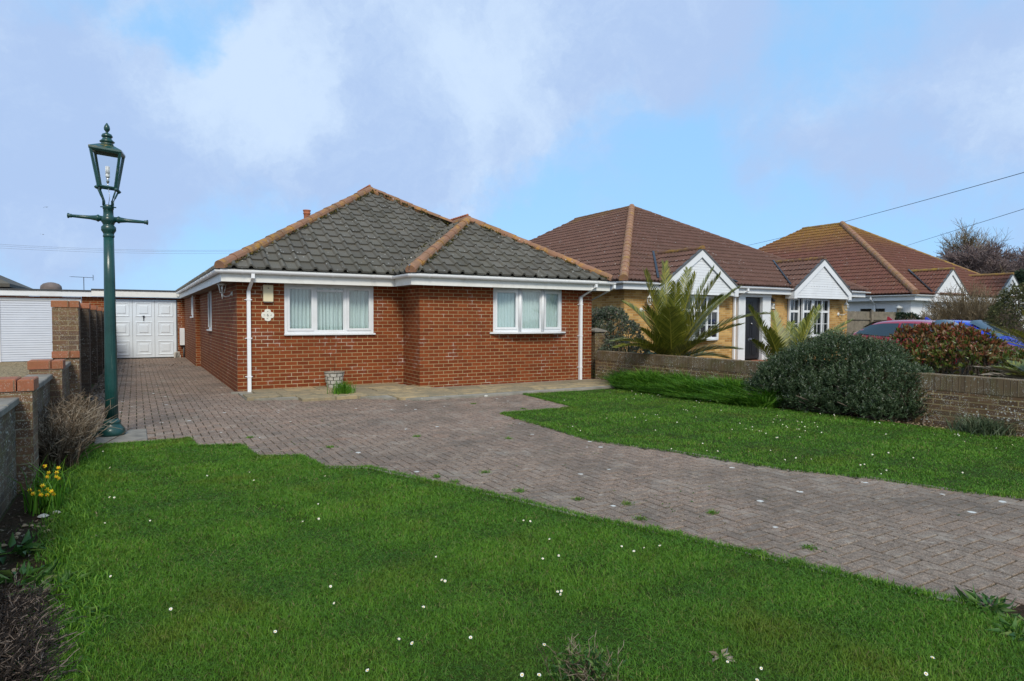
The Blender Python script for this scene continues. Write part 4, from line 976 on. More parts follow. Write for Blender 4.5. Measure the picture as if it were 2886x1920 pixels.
# neighbour's house corner behind the garages
o = thing('neighbour_house', 'corner of a dark tiled roof behind the garages at the left edge', 'house', (-8, 16, 0))
MB().box(-12, -5.75, 14.9, 22, 0, 2.5).build('wall', 'brick_red', o)
mb = MB(); q = [(-12.4, 14.5, 2.62), (-5.42, 14.5, 2.62), (-5.42, 22.4, 2.62), (-12.4, 22.4, 2.62)]; tp = [(-8.9, 18, 4.4), (-8.9, 19, 4.4)]
mb.add(q+tp, [(0, 1, 4), (1, 2, 5, 4), (2, 3, 5), (3, 0, 4, 5)]); mb.add([(x, y, z-.12) for x, y, z in q]+q, [(0, 1, 5, 4), (1, 2, 6, 5), (2, 3, 7, 6), (3, 0, 4, 7), (3, 2, 1, 0)]); mb.build('roof', 'tile_grey', o)
P = at(144, 812, 30); mb = MB(); mb.lathe([(.42, -3), (.42, 0), (.40, .10), (.30, .2), (.12, .26), (.01, .27)], tuple(P), 20)
single(mb, 'water_tank', 'brown_cap', 'rounded brown tank top rising above the flat garage roof', 'dome', org=(P.x, P.y, 0))  # domed roof of a round garden building, only its top showing
P = at(236, 782, 28); o = thing('tv_aerial', 'slim horizontal television aerial above the flat garage roof', 'aerial', (P.x, P.y, 0), frame='W')
MB().tube([(P.x, P.y, 0), (P.x, P.y, P.z)], .014, 6).build('mast', 'wire', o)
mb = MB(); A_ = at(200, 780, 28); B_ = at(262, 783, 28); mb.tube([A_, B_], .010, 5)
for i in range(6):
    p = A_.lerp(B_, i/6+.05); mb.tube([p-Vector((.03, .13, .0)), p+Vector((.03, .13, .0))], .005, 4)
mb.tube([B_-Vector((0, 0, .13)), B_+Vector((0, 0, .13))], .008, 4); mb.tube([B_+Vector((.03, 0, -.1)), B_+Vector((.03, .0, .1))], .006, 4); mb.build('boom', 'wire', o)
for px, py, r_ in ((131, 585, .12), (121, 662, -.1)):
    P = at(px, py, 100); mb = MB(); n = 7
    top = [(x, .10*sin(x*3)*.3, .09*(1-(abs(abs(x)-.22)/.3)**2)) for x in [(-.5+i/6) for i in range(7)]]
    mb.add([(x, y-.05*(1-abs(x)), z_) for x, y, z_ in top]+[(x, y+.06*(1-abs(x)), z_) for x, y, z_ in top], [(i, i+1, n+i+1, n+i) for i in range(n-1)])
    mb.tube([(0, -.2, .06), (0, 0, .07), (0, .2, .05)], [.02, .055, .01], 6); mb.v = [(P.x+x*cos(r_)-z_*sin(r_), P.y+y, P.z+x*sin(r_)+z_) for x, y, z_ in mb.v]
    single(mb, 'gull', 'gull', 'distant gull gliding left of the lamp post, '+('the higher of two' if r_ > 0 else 'the lower of two'), 'bird', 'distant gulls', org=tuple(P))

# ------------------------------------------------------------------ lamp post
LU = (-1.86, -4.16); LP = G(316, 1226, .02); LP = Vector((LP.x, LP.y, .02))
lamp = thing('lamp_post', 'tall dark green Victorian style lamp post with ladder bar and glass lantern', 'lamp post', tuple(LP), frame='W')
LX, LY = LP.x, LP.y; mb = MB(); 
sc_h = 1.0
mb.lathe([(.143, 0), (.146, .03), (.143, .075), (.126, .095), (.118, .105), (.100, .13), (.094, .15), (.100, .16), (.094, .175), (.077, .19), (.072, .205)], (LX, LY, .02), 32)
mb.build('base', 'green_paint', lamp)
mb = MB(); mb.lathe([(.071, .205), (.069, .6), (.065, 1.2), (.060, 1.9), (.056, 2.46)], (LX, LY, .02), 64, flute=.05, nfl=16); mb.build('shaft', 'green_paint', lamp)
mb = MB(); mb.lathe([(.056, 2.46), (.062, 2.465), (.062, 2.485), (.056, 2.495), (.062, 2.515), (.080, 2.545), (.080, 2.585), (.062, 2.605), (.057, 2.615), (.064, 2.622), (.064, 2.63), (.078, 2.65), (.080, 2.68), (.072, 2.705), (.058, 2.72), (.055, 2.74), (.054, 2.80), (.060, 2.805), (.060, 2.85), (.054, 2.855)], (LX, LY, .0), 28); mb.build('collar', 'green_paint', lamp)
mb = MB(); zb_ = 2.685; tl = -.05
dirv = Vector((cos(.30), sin(.30), 0))
for s_ in (-1, 1):
    C_ = Vector((LX, LY, zb_)); pts = []; prof = [(.06, .030), (.095, .034), (.105, .044), (.115, .044), (.13, .034), (.20, .024), (.388, .018), (.393, .024), (.402, .024), (.407, .019), (.42, .031), (.43, .031)]
    mb.tube([C_+dirv*(s_*r_)+Vector((0, 0, tl*s_*r_)) for r_, _ in prof], [q for _, q in prof], 14)
mb.build('ladder_bar', 'green_paint', lamp)
def lantern():
    root = MB(); L0 = Vector((LX, LY, 0)); yaw = .42; tx = .05   # the lantern leans a little to the right
    def P(x, y, z): 
        q = Vector((x*cos(yaw)-y*sin(yaw), x*sin(yaw)+y*cos(yaw), z)); return (LX+q.x+(-.07*0)+.0*(z-3), LY+q.y, q.z-.10*(q.x))
    zb0, zt0 = 3.065, 3.495; hb_, ht_ = .088, .152
    cs = [(-1, -1), (1, -1), (1, 1), (-1, 1)]; b = [P(hb_*x, hb_*y, zb0) for x, y in cs]; tp_ = [P(ht_*x, ht_*y, zt0) for x, y in cs]
    fr = MB()
    for i in range(4):
        fr.tube([b[i], tp_[i]], .019, 4); fr.tube([b[i], b[(i+1) % 4]], .014, 4); fr.tube([tp_[i], tp_[(i+1) % 4]], .022, 4)
        x, y = cs[i]; fr.tube([P(hb_*1.0*x, hb_*y, zb0), P(hb_*1.25*x, hb_*1.25*y, zb0-.03)], [.018, .022], 6)
    fo = fr.build('lantern_frame', 'green_paint', lamp)
    gl = MB()
    q0 = [P(.99*hb_*x, .99*hb_*y, zb0) for x, y in cs]; q1 = [P(.99*ht_*x, .99*ht_*y, zt0) for x, y in cs]
    for i in range(4): gl.add([q0[i], q0[(i+1) % 4], q1[(i+1) % 4], q1[i]], [(0, 1, 2, 3)])
    gl.build('glazing', 'lantern_glass', fo, fixn=False)
    rf_ = MB(); o1 = [P(.172*x, .172*y, zt0+.005) for x, y in cs]; o2 = [P(.170*x, .170*y, zt0+.028) for x, y in cs]; o3 = [P(.068*x, .068*y, zt0+.085) for x, y in cs]
    for A_, B_ in ((o1, o2), (o2, o3)): rf_.add(A_+B_, [(j, (j+1) % 4, 4+(j+1) % 4, 4+j) for j in range(4)])
    rf_.add(o3, [(0, 1, 2, 3)]); inn = [P(.155*x, .155*y, zt0+.006) for x, y in cs]; inn2 = [P(.064*x, .064*y, zt0+.075) for x, y in cs]
    rf_.add(o1+inn, [(j, (j+1) % 4, 4+(j+1) % 4, 4+j) for j in range(4)]); rf_.add(inn+inn2, [(j, (j+1) % 4, 4+(j+1) % 4, 4+j) for j in range(4)]); rf_.add(inn2, [(0, 1, 2, 3)])
    rf_.build('lantern_roof', 'green_paint', fo)
    f2 = MB(); f2.lathe([(r_*.84, z_*.85) for r_, z_ in [(.085, 0), (.08, .025), (.075, .04), (.092, .05), (.098, .06), (.075, .08), (.06, .10), (.056, .12), (.07, .125), (.072, .14), (.06, .165), (.03, .18), (.014, .19), (.018, .2), (.036, .225), (.040, .25), (.034, .28), (.016, .31), (.008, .325), (.003, .328)]], P(0, 0, zt0+.078), 20)
    f2.build('finial', 'green_paint', fo)
    cr = MB()
    for x, y in cs:
        a_ = Vector(P(.046*x, .046*y, 2.84)); c_ = Vector(P(hb_*1.12*x, hb_*1.12*y, zb0-.015))
        cr.tube([a_, a_+Vector((0, 0, .06)), a_.lerp(c_, .35)+Vector((0, 0, .04)), c_], .010, 6)
    cr.tube([(LX-.095, LY, 2.835), (LX+.095, LY, 2.825)], .008, 6); cr.build('cradle', 'green_paint', lamp)
    bu = MB(); c0 = P(0, 0, 0); bx, by = LX, LY
    bu.lathe([(.022, 0), (.024, .03), (.016, .045)], (bx, by, 3.19), 10)
    for dx in (-.011, .011):
        for dy in (-.011, .011): bu.tube([(bx+dx, by+dy, 3.225), (bx+dx, by+dy, 3.325)], .0085, 8)
    bu.build('bulb', 'bulb', fo)
    bh = MB(); bh.tube([(bx, by, 3.065), (bx, by, 3.125)], .007, 6); bh.lathe([(.012, 0), (.017, .01), (.017, .05), (.012, .06)], (bx, by, 3.125), 10); bh.tube([(bx+.005, by, 3.065), (bx+.02, by, 2.96), (bx+.005, by, 2.86)], .0035, 5); bh.build('lamp_holder', 'chrome', fo)
lantern()

# ------------------------------------------------------------------ left boundary wall with brick piers
def brick_pier(v, top, label, u0=-2.80, u1=-2.455, dark='brick_pier', capd=.33):
    o = thing('brick_pier', label, 'pier', ((u0+u1)/2, v+capd/2, 0), 'piers of the left boundary wall')
    mb = MB(); mb.box(u0+.012, u1-.012, v+.012, v+capd, -.1, top-.105); mb.build('shaft', dark, o)
    mb = MB(); x = u0
    for w in (.222, u1-u0-.222-.01): mb.box(x, x+w, v, v+capd, top-.10, top+random.uniform(-.004, .004), bev=.008); x += w+.010
    mb.build('cap', 'cap_brick', o)
    MB().box(u0+.008, u1-.008, v+.006, v+capd, top-.1045, top-.1005).build('mortar_bed', 'concrete', o); return o
brick_pier(-9.15, .93, 'red capped brick pier of the left wall nearest to the camera')
brick_pier(-6.60, .95, 'red capped pier behind the daffodils, at the left frame edge')
brick_pier(-4.02, .96, 'red capped low pier between the two stretches of slab-topped wall')
def low_wall(v0, v1, label):
    o = thing('boundary_wall', label, 'wall', (-2.68, v0, 0), 'low stretches of the left boundary wall')
    MB().box(-2.77, -2.585, v0, v1, -.1, .745).build('brickwork', 'brick_wall', o)
    mb = MB(); n = round((v1-v0)/.6)
    for i in range(n): mb.box(-2.80, -2.555, v0+(v1-v0)*i/n+.004, v0+(v1-v0)*(i+1)/n-.004, .748, .80+random.uniform(-.003, .003), bev=.008)
    mb.build('coping', 'concrete_coping', o)
low_wall(-8.815, -6.612, 'low lichen covered brick wall with slab coping, nearest the camera'); low_wall(-6.265, -4.032, 'low brick wall with slab coping behind the dry brown shrub')
low_wall(-3.685, -1.48, 'short low brick wall joining the tall pier beyond the dry shrub')
low_wall(-13.5, -9.16, 'low brick wall running on beside the camera')
o = thing('brick_pier', 'tall weathered brick pier with a red brick band, first of the tall wall', 'pier', (-2.62, -1.3, 0), 'piers of the left boundary wall')
mb = MB(); mb.box(-2.79, -2.455, -1.44, -1.10, -.1, 1.625); mb.build('shaft', 'brick_pier', o)
mb = MB(); mb.box(-2.80, -2.575, -1.475, -1.441, .855, .955, bev=.006); mb.box(-2.565, -2.447, -1.475, -1.441, .855, .955, bev=.006); mb.build('red_band', 'cap_brick', o)
mb = MB(); mb.box(-2.80, -2.578, -1.45, -1.10, 1.63, 1.73, bev=.008); mb.box(-2.568, -2.447, -1.45, -1.10, 1.63, 1.73, bev=.008); mb.build('cap', 'cap_brick', o)
o = thing('boundary_wall', 'tall dark brick garden wall stepping back to the garages', 'wall', (-2.68, 6, 0))
MB().box(-2.77, -2.60, -1.095, 13.1, -.1, 1.62).build('brickwork', 'brick_pier_dark', o); MB().box(-2.785, -2.585, -1.095, 13.1, 1.622, 1.71).build('coping', 'cap_brick', o)
for i, v in enumerate((1.19, 3.80, 6.35, 8.85, 11.3)):
    lab = ['nearest dark brick buttress of the tall wall behind the lamp post', 'second dark brick buttress of the tall garden wall', 'third dark brick buttress of the tall garden wall', 'fourth dark brick buttress of the tall garden wall', 'farthest dark brick buttress of the tall wall by the garages'][i]
    o = thing('wall_buttress', lab, 'buttress', (-2.52, v+.17, 0), 'buttresses of the tall garden wall')
    MB().box(-2.599, -2.455, v, v+.34, -.1, 1.64).build('shaft', 'brick_pier_dark', o); mb = MB(); mb.box(-2.599, -2.445, v-.01, v+.35, 1.643, 1.74, bev=.008); mb.build('cap', 'cap_brick', o)

# ------------------------------------------------------------------ right boundary wall (runs towards the road)
def skew_wall(name, label, a, b, z1, th, mats):
    a = Vector((*a, 0)); b = Vector((*b, 0)); L = (b-a).length; ang = math.atan2(b.y-a.y, b.x-a.x)
    o = bpy.data.objects.new(name, None); col.objects.link(o); o.location = W(a.x, a.y, 0); o.rotation_euler = (0, 0, TH+ang); ORG[o.name] = ((0, 0, 0), 'L'); tagp(o, label, 'wall')
    MB().box(0, L, -th/2, th/2, -.12, z1-.222).build('brickwork', mats[0], o)
    mb = MB(); n = int(L/.0755)
    for i in range(n): mb.box(i*.0755+.003, (i+1)*.0755-.003, -th/2-.004, th/2+.004, z1-.22, z1+random.uniform(-.004, .004), bev=.004)
    mb.build('soldier_coping', mats[1], o); MB().box(0, L, -th/2+.006, th/2-.006, z1-.22, z1-.008).build('mortar', mats[2], o); return o
skew_wall('boundary_wall', 'low weathered brick wall with upright brick coping on the right boundary', (8.00, -1.05), (8.32, -13.0), .72, .215, ('brick_wall_plain', 'brick_soldier', 'concrete'))
o = thing('gate_pier', 'short pale block pier with a pyramid cap at the corner of the bungalow', 'pier', (8.20, -.7, 0))
MB().box(8.03, 8.33, -.86, -.56, -.1, 1.16).build('shaft', 'brick_wall_plain', o)
mb = MB(); mb.box(7.99, 8.37, -.90, -.52, 1.165, 1.20); mb.add([(7.99, -.90, 1.20), (8.37, -.90, 1.20), (8.37, -.52, 1.20), (7.99, -.52, 1.20), (8.18, -.71, 1.27)], [(0, 1, 4), (1, 2, 4), (2, 3, 4), (3, 0, 4)]); mb.build('cap', 'concrete_coping', o)
mb = MB(); mb.box(7.3, 8.0, -2.55, -2.3, .0, .045, bev=.01); 
single(mb, 'concrete_strip', 'concrete_coping', 'pale concrete strip at the end of the patio by the leafy bed', 'slab', frame='H', org=(7.5, -2.4, 0))

tilemat('gable_ridge', (.115, .062, .045), (.20, .105, .07), (.36, .21, .02), .45, mf=.2)
# ------------------------------------------------------------------ yellow brick neighbour
def gable(o, uc, half, v0, zlow, zap, vback, tile, rtile, board='white_pvc', clad='white_pvc', prof=TILE_H2, truss=True):
    """gabled projection: tiles, bargeboards and horizontal cladding"""
    sl = (zap-zlow)/half; e = .05
    mb = MB()
    for s_ in (-1, 1):
        A = (uc+s_*(half+e), v0, zlow-e*sl); B = (uc+s_*(half+e), vback, zlow-e*sl); T = (uc, v0, zap)
        if s_ > 0: A, B = B, A
        roof_face(mb, A, B, T, [A, B, (uc, B[1], zap), (uc, A[1], zap)], prof, .015)
    rf = mb.build('gable_roof', tile, o, fixn=False)
    mb = MB(); ridge(mb, (uc, v0-.02, zap+.03), (uc, vback, zap+.03), .08, .42); mb.build('ridge_tiles', rtile, rf)
    # verge cement and bargeboards
    def sloped(mbx, w0, w1, va, vb_, zoff=0):
        for s_ in (-1, 1):
            q = [(uc+s_*(half+e), zlow-e*sl-w0+zoff), (uc, zap-w0+zoff), (uc, zap-w1+zoff), (uc+s_*(half+e), zlow-e*sl-w1+zoff)]
            mbx.add([(x, va, z_) for x, z_ in q]+[(x, vb_, z_) for x, z_ in q], [(0, 1, 2, 3), (7, 6, 5, 4), (0, 4, 5, 1), (1, 5, 6, 2), (2, 6, 7, 3), (3, 7, 4, 0)])
    mb = MB(); sloped(mb, -.05, .01, v0-.03, v0+.05); mb.build('verge', 'lead', rf)
    mb = MB(); sloped(mb, .012, .24, v0-.012, v0+.012); 
    for s_ in (-1, 1): mb.box(uc+s_*(half+e)-(.16 if s_ > 0 else -.0), uc+s_*(half+e)+(.16 if s_ < 0 else 0), v0-.014, v0+.35, zlow-.30, zlow-.06)
    mb.build('bargeboard', board, o)
    mb = MB(); y0 = v0+.045; n = 14; zc0 = zlow-.27; hh = (zap-.2-zc0)/n
    for i in range(n):
        za_ = zc0+i*hh; zb_ = za_+hh*.985; ha_ = max(0.02, min(half, (zap-.12-za_)/sl)); hb2 = max(.01, min(half, (zap-.12-zb_)/sl)); 
        mb.add([(uc-ha_, y0-.005, za_), (uc+ha_, y0-.005, za_), (uc+hb2, y0+.002, zb_), (uc-hb2, y0+.002, zb_)], [(0, 1, 2, 3)])
        mb.add([(uc-hb2, y0+.002, zb_), (uc+hb2, y0+.002, zb_), (uc+hb2, y0+.012, zb_+hh*.03), (uc-hb2, y0+.012, zb_+hh*.03)], [(0, 1, 2, 3)])
    mb.add([(uc-half, y0+.02, zc0), (uc+half, y0+.02, zc0), (uc, y0+.02, zap-.1)], [(0, 1, 2)])
    mb.build('gable_cladding', clad, o, fixn=False)
V2 = 1.2; H2 = thing('brick_bungalow', 'yellow brick bungalow with brown tiled roof and two white clad gables', 'house', (16, V2, 0))
uA, uB = 10.69, 21.64; F2 = 2.36; E2 = 2.60; zap2 = 6.15
mb = MB(); holes = [(12.05, 14.57, .86, 2.22), (15.5, 17.1, -.1, 2.34), (18.1, 20.39, .90, 2.24)]
wall_x(mb, uA, uB, V2, -.1, F2, holes); wall_y(mb, uA, V2, 14, -.1, F2); wall_y(mb, uB, V2, 14, -.1, F2); mb.build('wall', 'brick_yellow', H2, fixn=False)
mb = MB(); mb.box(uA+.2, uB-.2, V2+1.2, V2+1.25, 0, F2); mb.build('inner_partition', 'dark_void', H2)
z = F2+.001; ue0, ue1 = 10.38, 22.2; vf2 = .88
MB().box(ue0, ue1, vf2, 14.3, z, z+.004).build('soffit', 'fascia_white', H2)
mb = MB(); mb.box(ue0, 11.76, vf2-.02, vf2, F2-.01, E2-.02); mb.box(14.98, 17.88, vf2-.02, vf2, F2-.01, E2-.02); mb.box(21.08, ue1, vf2-.02, vf2, F2-.01, E2-.02); mb.box(ue0-.02, ue0, vf2-.02, 14.3, F2-.01, E2-.02); mb.box(ue1, ue1+.02, vf2-.02, 14.3, F2-.01, E2-.02); mb.build('fascia_board', 'white_pvc', H2)
mb = MB(); gz2 = E2-.05
for pts in ([(ue0-.08, 14, gz2), (ue0-.08, vf2-.08, gz2), (11.72, vf2-.08, gz2)], [(15.03, vf2-.08, gz2), (17.84, vf2-.08, gz2)], [(21.12, vf2-.08, gz2), (ue1+.2, vf2-.08, gz2)]): gutter(mb, pts)
mb.build('gutter', 'white_gutter', H2)
AP2 = (16.3, 7.4, zap2); BK2 = (16.3, 11.4, zap2); mb = MB(); q0, q1 = ue0-.05, ue1+.05; vq = vf2-.06
roof_face(mb, (q0, vq, E2), (q1, vq, E2), AP2, [(q0, vq, E2), (q1, vq, E2), AP2], TILE_H2)
roof_face(mb, (q0, vq, E2), (q0, 16.5, E2), (16.3, 7.4, zap2), [(q0, vq, E2), (q0, 16.5, E2), BK2, AP2], TILE_H2)
rf = mb.build('roof', 'tile_brown', H2, fixn=False)
mb = MB(); mb.add([(q1, vq, E2), (q1, 16.5, E2), BK2, AP2], [(0, 1, 2, 3)]); mb.add([(q0, 16.5, E2), (q1, 16.5, E2), BK2], [(0, 1, 2)]); mb.build('rear_slope', 'tile_brown', rf)
mb = MB(); L = Vector((0, 0, .04)); ridge(mb, Vector((q0, vq, E2))+L, Vector(AP2)+L, .13, .42); mb.build('ridge_tiles', 'ridge_brown', rf); mb = MB()
for a, b in (((q1, vq, E2), AP2), (AP2, BK2)): ridge(mb, Vector(a)+L*.5, Vector(b)+L*.5, .085, .42)
mb.build('ridge_tiles', 'tile_brown', rf)
gable(H2, 13.38, 1.6, .74, 2.52, 3.64, 3.2, 'tile_brown', 'gable_ridge'); gable(H2, 19.48, 1.6, .74, 2.52, 3.64, 3.2, 'tile_brown', 'gable_ridge')
for uc in (13.38, 19.48): MB().box(uc-1.48, uc+1.30, .80, V2-.002, 2.25, 2.49).build('gable_base_board', 'white_pvc', H2)
mb = MB()
for uc in (13.38, 19.48):
    for sg in (-1, 1):
        a = Vector((uc+sg*1.70, vq+.02, E2+.10)); b = Vector((uc+sg*.10, 2.80, 3.74)); sd_ = Vector((.045, -.0, 0)); mb.add([a-sd_, a+sd_, b+sd_, b-sd_, a-sd_+Vector((0, 0, .03)), a+sd_+Vector((0, 0, .03)), b+sd_+Vector((0, 0, .03)), b-sd_+Vector((0, 0, .03))], [(3, 2, 1, 0), (4, 5, 6, 7), (0, 1, 5, 4), (1, 2, 6, 5), (2, 3, 7, 6), (3, 0, 4, 7)])
mb.build('valley', 'black_metal', rf)
def grid_window(parent, h, v, ncol, rail=.62, pr=.0):
    """casement window with glazing bars; top lights above a transom; pr = bow depth"""
    a, b, c, d = h; fr = MB(); gl = MB(); bars = MB(); xs = [a+(b-a)*i/ncol for i in range(ncol+1)]
    def dep(x): t_ = (x-a)/(b-a); return v+.03-pr*(1-(2*t_-1)**2)
    zt = c+(d-c)*rail
    for i in range(ncol):
        x0, x1 = xs[i], xs[i+1]; y = min(dep(x0+.02), dep(x1-.02)) if pr else v+.03
        y = (dep(x0)+dep(x1))/2
        fr.box(x0, x1, y-.03, y+.04, c, c+.06); fr.box(x0, x1, y-.03, y+.04, d-.06, d); fr.box(x0, x1, y-.03, y+.04, zt-.04, zt+.04)
        fr.box(x0, x0+.075, y-.032, y+.041, c+.06, zt-.04); fr.box(x1-.075, x1, y-.032, y+.041, c+.06, zt-.04); fr.box(x0, x0+.075, y-.032, y+.041, zt+.04, d-.06); fr.box(x1-.075, x1, y-.032, y+.041, zt+.04, d-.06)
        gl.box(x0+.076, x1-.076, y+.004, y+.01, c+.06, zt-.04); gl.box(x0+.076, x1-.076, y+.004, y+.01, zt+.04, d-.06)
        xm = (x0+x1)/2; bars.box(xm-.012, xm+.012, y-.008, y+.003, c+.061, zt-.041); bars.box(xm-.012, xm+.012, y-.008, y+.003, zt+.041, d-.061); zm = (c+zt)/2
        bars.box(x0+.077, xm-.013, y-.008, y+.003, zm-.01, zm+.01); bars.box(xm+.013, x1-.077, y-.008, y+.003, zm-.01, zm+.01)
    f = fr.build('window', 'white_pvc', parent); gl.build('pane', 'glass_dark', f); bars.build('glazing_bar', 'white_pvc', f)
    pl = [(a-.06, v)]+[(a-.04+(b-a+.08)*i/8, min(v-.04, dep(a+(b-a)*i/8)-.08)) for i in range(9)]+[(b+.06, v)]
    mb = MB(); mb.prism(pl, 'z', c-.04, c-.003); mb.build('sill', 'white_pvc', f)
    if pr: mb = MB(); mb.prism([(x, y+.03) for x, y in pl], 'z', d+.002, d+.012); mb.build('head_board', 'white_pvc', f)
grid_window(H2, holes[2], V2, 4, .66, .24); grid_window(H2, holes[0], V2, 4, .66, .24)
# front door
mb = MB(); mb.box(15.49, 15.82, V2-.10, V2+.1, .12, 2.24); mb.box(16.68, 17.1, V2-.10, V2+.1, .12, 2.24); mb.box(15.49, 17.1, V2-.12, V2+.1, 2.243, 2.36); ds = mb.build('door_surround', 'white_pvc', H2)
mb = MB(); mb.box(15.82, 16.68, V2+.02, V2+.07, .16, 2.24)
for x0 in (15.92, 16.29):
    for z0, z1 in ((.3, .75), (.9, 1.75), (1.85, 2.1)):
        for (a, b, c, d) in ((x0, x0+.29, z0, z0+.02), (x0, x0+.29, z1-.02, z1), (x0, x0+.02, z0+.02, z1-.02), (x0+.27, x0+.29, z0+.02, z1-.02)): mb.box(a, b, V2+.008, V2+.02, c, d)
dd = mb.build('front_door', 'door_black', H2); mb = MB(); mb.box(16.1, 16.4, V2-.0, V2+.018, .80, .86); mb.tube([(16.25, V2-.02, 1.35), (16.25, V2+.02, 1.35)], .03, 8); mb.build('letterbox', 'chrome', dd)
MB().box(15.3, 17.2, V2-.7, V2-.001, -.05, .12).build('doorstep', 'cap_brick', H2)
mb = MB(); sqpipe(mb, [(15.33, V2-.06, .02), (15.33, V2-.06, 2.2), (15.55, vf2-.08, 2.42), (15.55, vf2-.08, 2.50)], .035); mb.build('downpipe', 'white_gutter', H2)
o = thing('number_plaque', 'small dark framed white plaque reading 74 beside the black door', 'house number', (17.32, V2-.001, 1.84)); mb = MB(); mb.box(17.21, 17.43, V2-.02, V2-.001, 1.84, 2.06); mb.build('frame', 'ink', o)
MB().box(17.235, 17.405, V2-.024, V2-.0205, 1.862, 2.038).build('face', 'plaque_white', o); text('74', .16, (17.32, V2-.026, 1.948), o, 'ink', name='number')
def carriage_lamp(u, v, z, label):
    o = thing('wall_lantern', label, 'lantern', (u-.05, v-.001, z-.3)); x, y = u+.06, v-.22
    mb = MB(); mb.lathe([(.07, 0), (.07, .01), (.03, .03)], n=12); mb.v = [(u-.08+a, v-.001-c, z-.3+b) for a, b, c in mb.v]; mb.tube([(u-.08, v-.03, z-.3), (u-.03, v-.15, z-.33), (x, y, z-.28), (x, y, z-.16)], .014, 8); mb.build('bracket', 'lamp_white', o)
    mb = MB(); mb.lathe([(.03, -.17), (.055, -.15), (.05, -.13)], (x, y, z), 12)
    for i in range(6):
        a = i*pi/3; mb.tube([(x+.05*cos(a), y+.05*sin(a), z-.14), (x+.085*cos(a), y+.085*sin(a), z-.04), (x+.07*cos(a), y+.07*sin(a), z+.06)], .007, 5)
    mb.build('frame', 'lamp_white', o); mb = MB(); mb.lathe([(.048, -.13), (.078, -.04), (.065, .05)], (x, y, z), 12); mb.build('glazing', 'glass', o)
    mb = MB(); mb.lathe([(.09, .05), (.08, .07), (.05, .11), (.02, .13), (.015, .15), (.02, .17), (.004, .22)], (x, y, z), 12); mb.build('cap', 'lamp_white', o)
carriage_lamp(11.42, V2, 2.06, 'silver globe lantern on yellow brick at the left corner above the grey bush'); carriage_lamp(21.15, V2, 2.0, 'silver globe lantern on yellow brick right of the bow window')
o = thing('security_camera', 'small black security light on yellow brick beside the door', 'security light', (17.2, V2, 2.1)); MB().box(17.15, 17.25, V2-.08, V2-.001, 2.15, 2.25, bev=.02).build('mount', 'black_metal', o); mb = MB(); mb.lathe([(.05, 0), (.06, .05), (.045, .09)], (17.2, V2-.13, 2.1), 10); mb.build('head', 'black_metal', o)
# fence panel glimpsed between the houses
o = thing('garden_fence', 'grey board fence between the red and the yellow bungalow', 'fence', (9.3, 4.5, 0)); mb = MB()
for i in range(14): mb.box(8.05+i*.19, 8.05+i*.19+.182, 4.5, 4.52, 0, 1.95)
mb.build('boards', 'wood_grey', o); MB().box(8.0, 10.65, 4.48, 4.499, 1.96, 2.0).build('rail', 'wood_grey', o)

# ------------------------------------------------------------------ white rendered bungalow further right
V3 = 2.5; H3 = thing('rendered_bungalow', 'white rendered bungalow with mossy rust brown roof beyond the parked cars', 'house', (32, V3, 0)); uC, uD = 28.5, 40.2
mb = MB(); wall_x(mb, uC, uD, V3, -.1, 2.42, [(30, 32.4, .9, 2.2), (36.2, 38.6, .9, 2.2)]); wall_y(mb, uC, V3, 16, -.1, 2.42, [(3.6, 4.9, 1.2, 2.1), (10.0, 11.6, 1.2, 2.1)]); wall_y(mb, uD, V3, 16, -.1, 2.42); mb.build('wall', 'render_white', H3, fixn=False)
mb = MB(); mb.box(28.18, 28.2, V3-.32, 16, 2.38, 2.64); mb.box(28.18, 29.68, V3-.34, V3-.32, 2.38, 2.64); mb.box(32.85, 35.8, V3-.34, V3-.32, 2.38, 2.64); mb.box(38.9, 40.5, V3-.34, V3-.32, 2.38, 2.64); mb.build('fascia_board', 'white_pvc', H3)
MB().box(28.2, 40.5, V3-.32, 16, 2.425, 2.43).build('soffit', 'fascia_white', H3)
mb = MB(); gutter(mb, [(28.10, 15.5, 2.63), (28.10, V3-.42, 2.63), (29.66, V3-.42, 2.63)]); mb.build('gutter', 'white_gutter', H3)
mb = MB(); sqpipe(mb, [(28.42, 4.1, .0), (28.42, 4.1, 2.2), (28.10, 4.1, 2.45), (28.10, 4.1, 2.6)], .035); mb.build('downpipe', 'white_gutter', H3)
grid_window(H3, (30, 32.4, .9, 2.2), V3, 4, .66, .2); grid_window(H3, (36.2, 38.6, .9, 2.2), V3, 4, .66, .2)
for va, vb_ in ((3.6, 4.9), (10.0, 11.6)):
    mb = MB(); mb.box(uC+.0, uC+.06, va, vb_, 1.2, 1.26); mb.box(uC+.0, uC+.06, va, vb_, 2.03, 2.1)
    for q in (va, (va+vb_)/2-.03, vb_-.06): mb.box(uC+.0, uC+.06, q, q+.06, 1.26, 2.03)
    f = mb.build('window', 'white_pvc', H3); MB().box(uC+.03, uC+.036, va+.06, vb_-.06, 1.26, 2.03).build('pane', 'glass_dark', f)
A3 = (34.35, 9.6, 7.15); K3 = (34.35, 12.2, 7.15); q0, q1, vq, E3 = 28.1, 40.6, V3-.40, 2.68; mb = MB()
roof_face(mb, (q0, vq, E3), (q1, vq, E3), A3, [(q0, vq, E3), (q1, vq, E3), A3], TILE_H2); roof_face(mb, (q0, vq, E3), (q0, 19.7, E3), A3, [(q0, vq, E3), (q0, 19.7, E3), K3, A3], TILE_H2)
rf = mb.build('roof', 'tile_rust', H3, fixn=False); mb = MB(); mb.add([(q1, vq, E3), (q1, 19.7, E3), K3, A3], [(0, 1, 2, 3)]); mb.add([(q0, 19.7, E3), (q1, 19.7, E3), K3], [(0, 1, 2)]); mb.build('rear_slope', 'tile_rust', rf)
mb = MB()
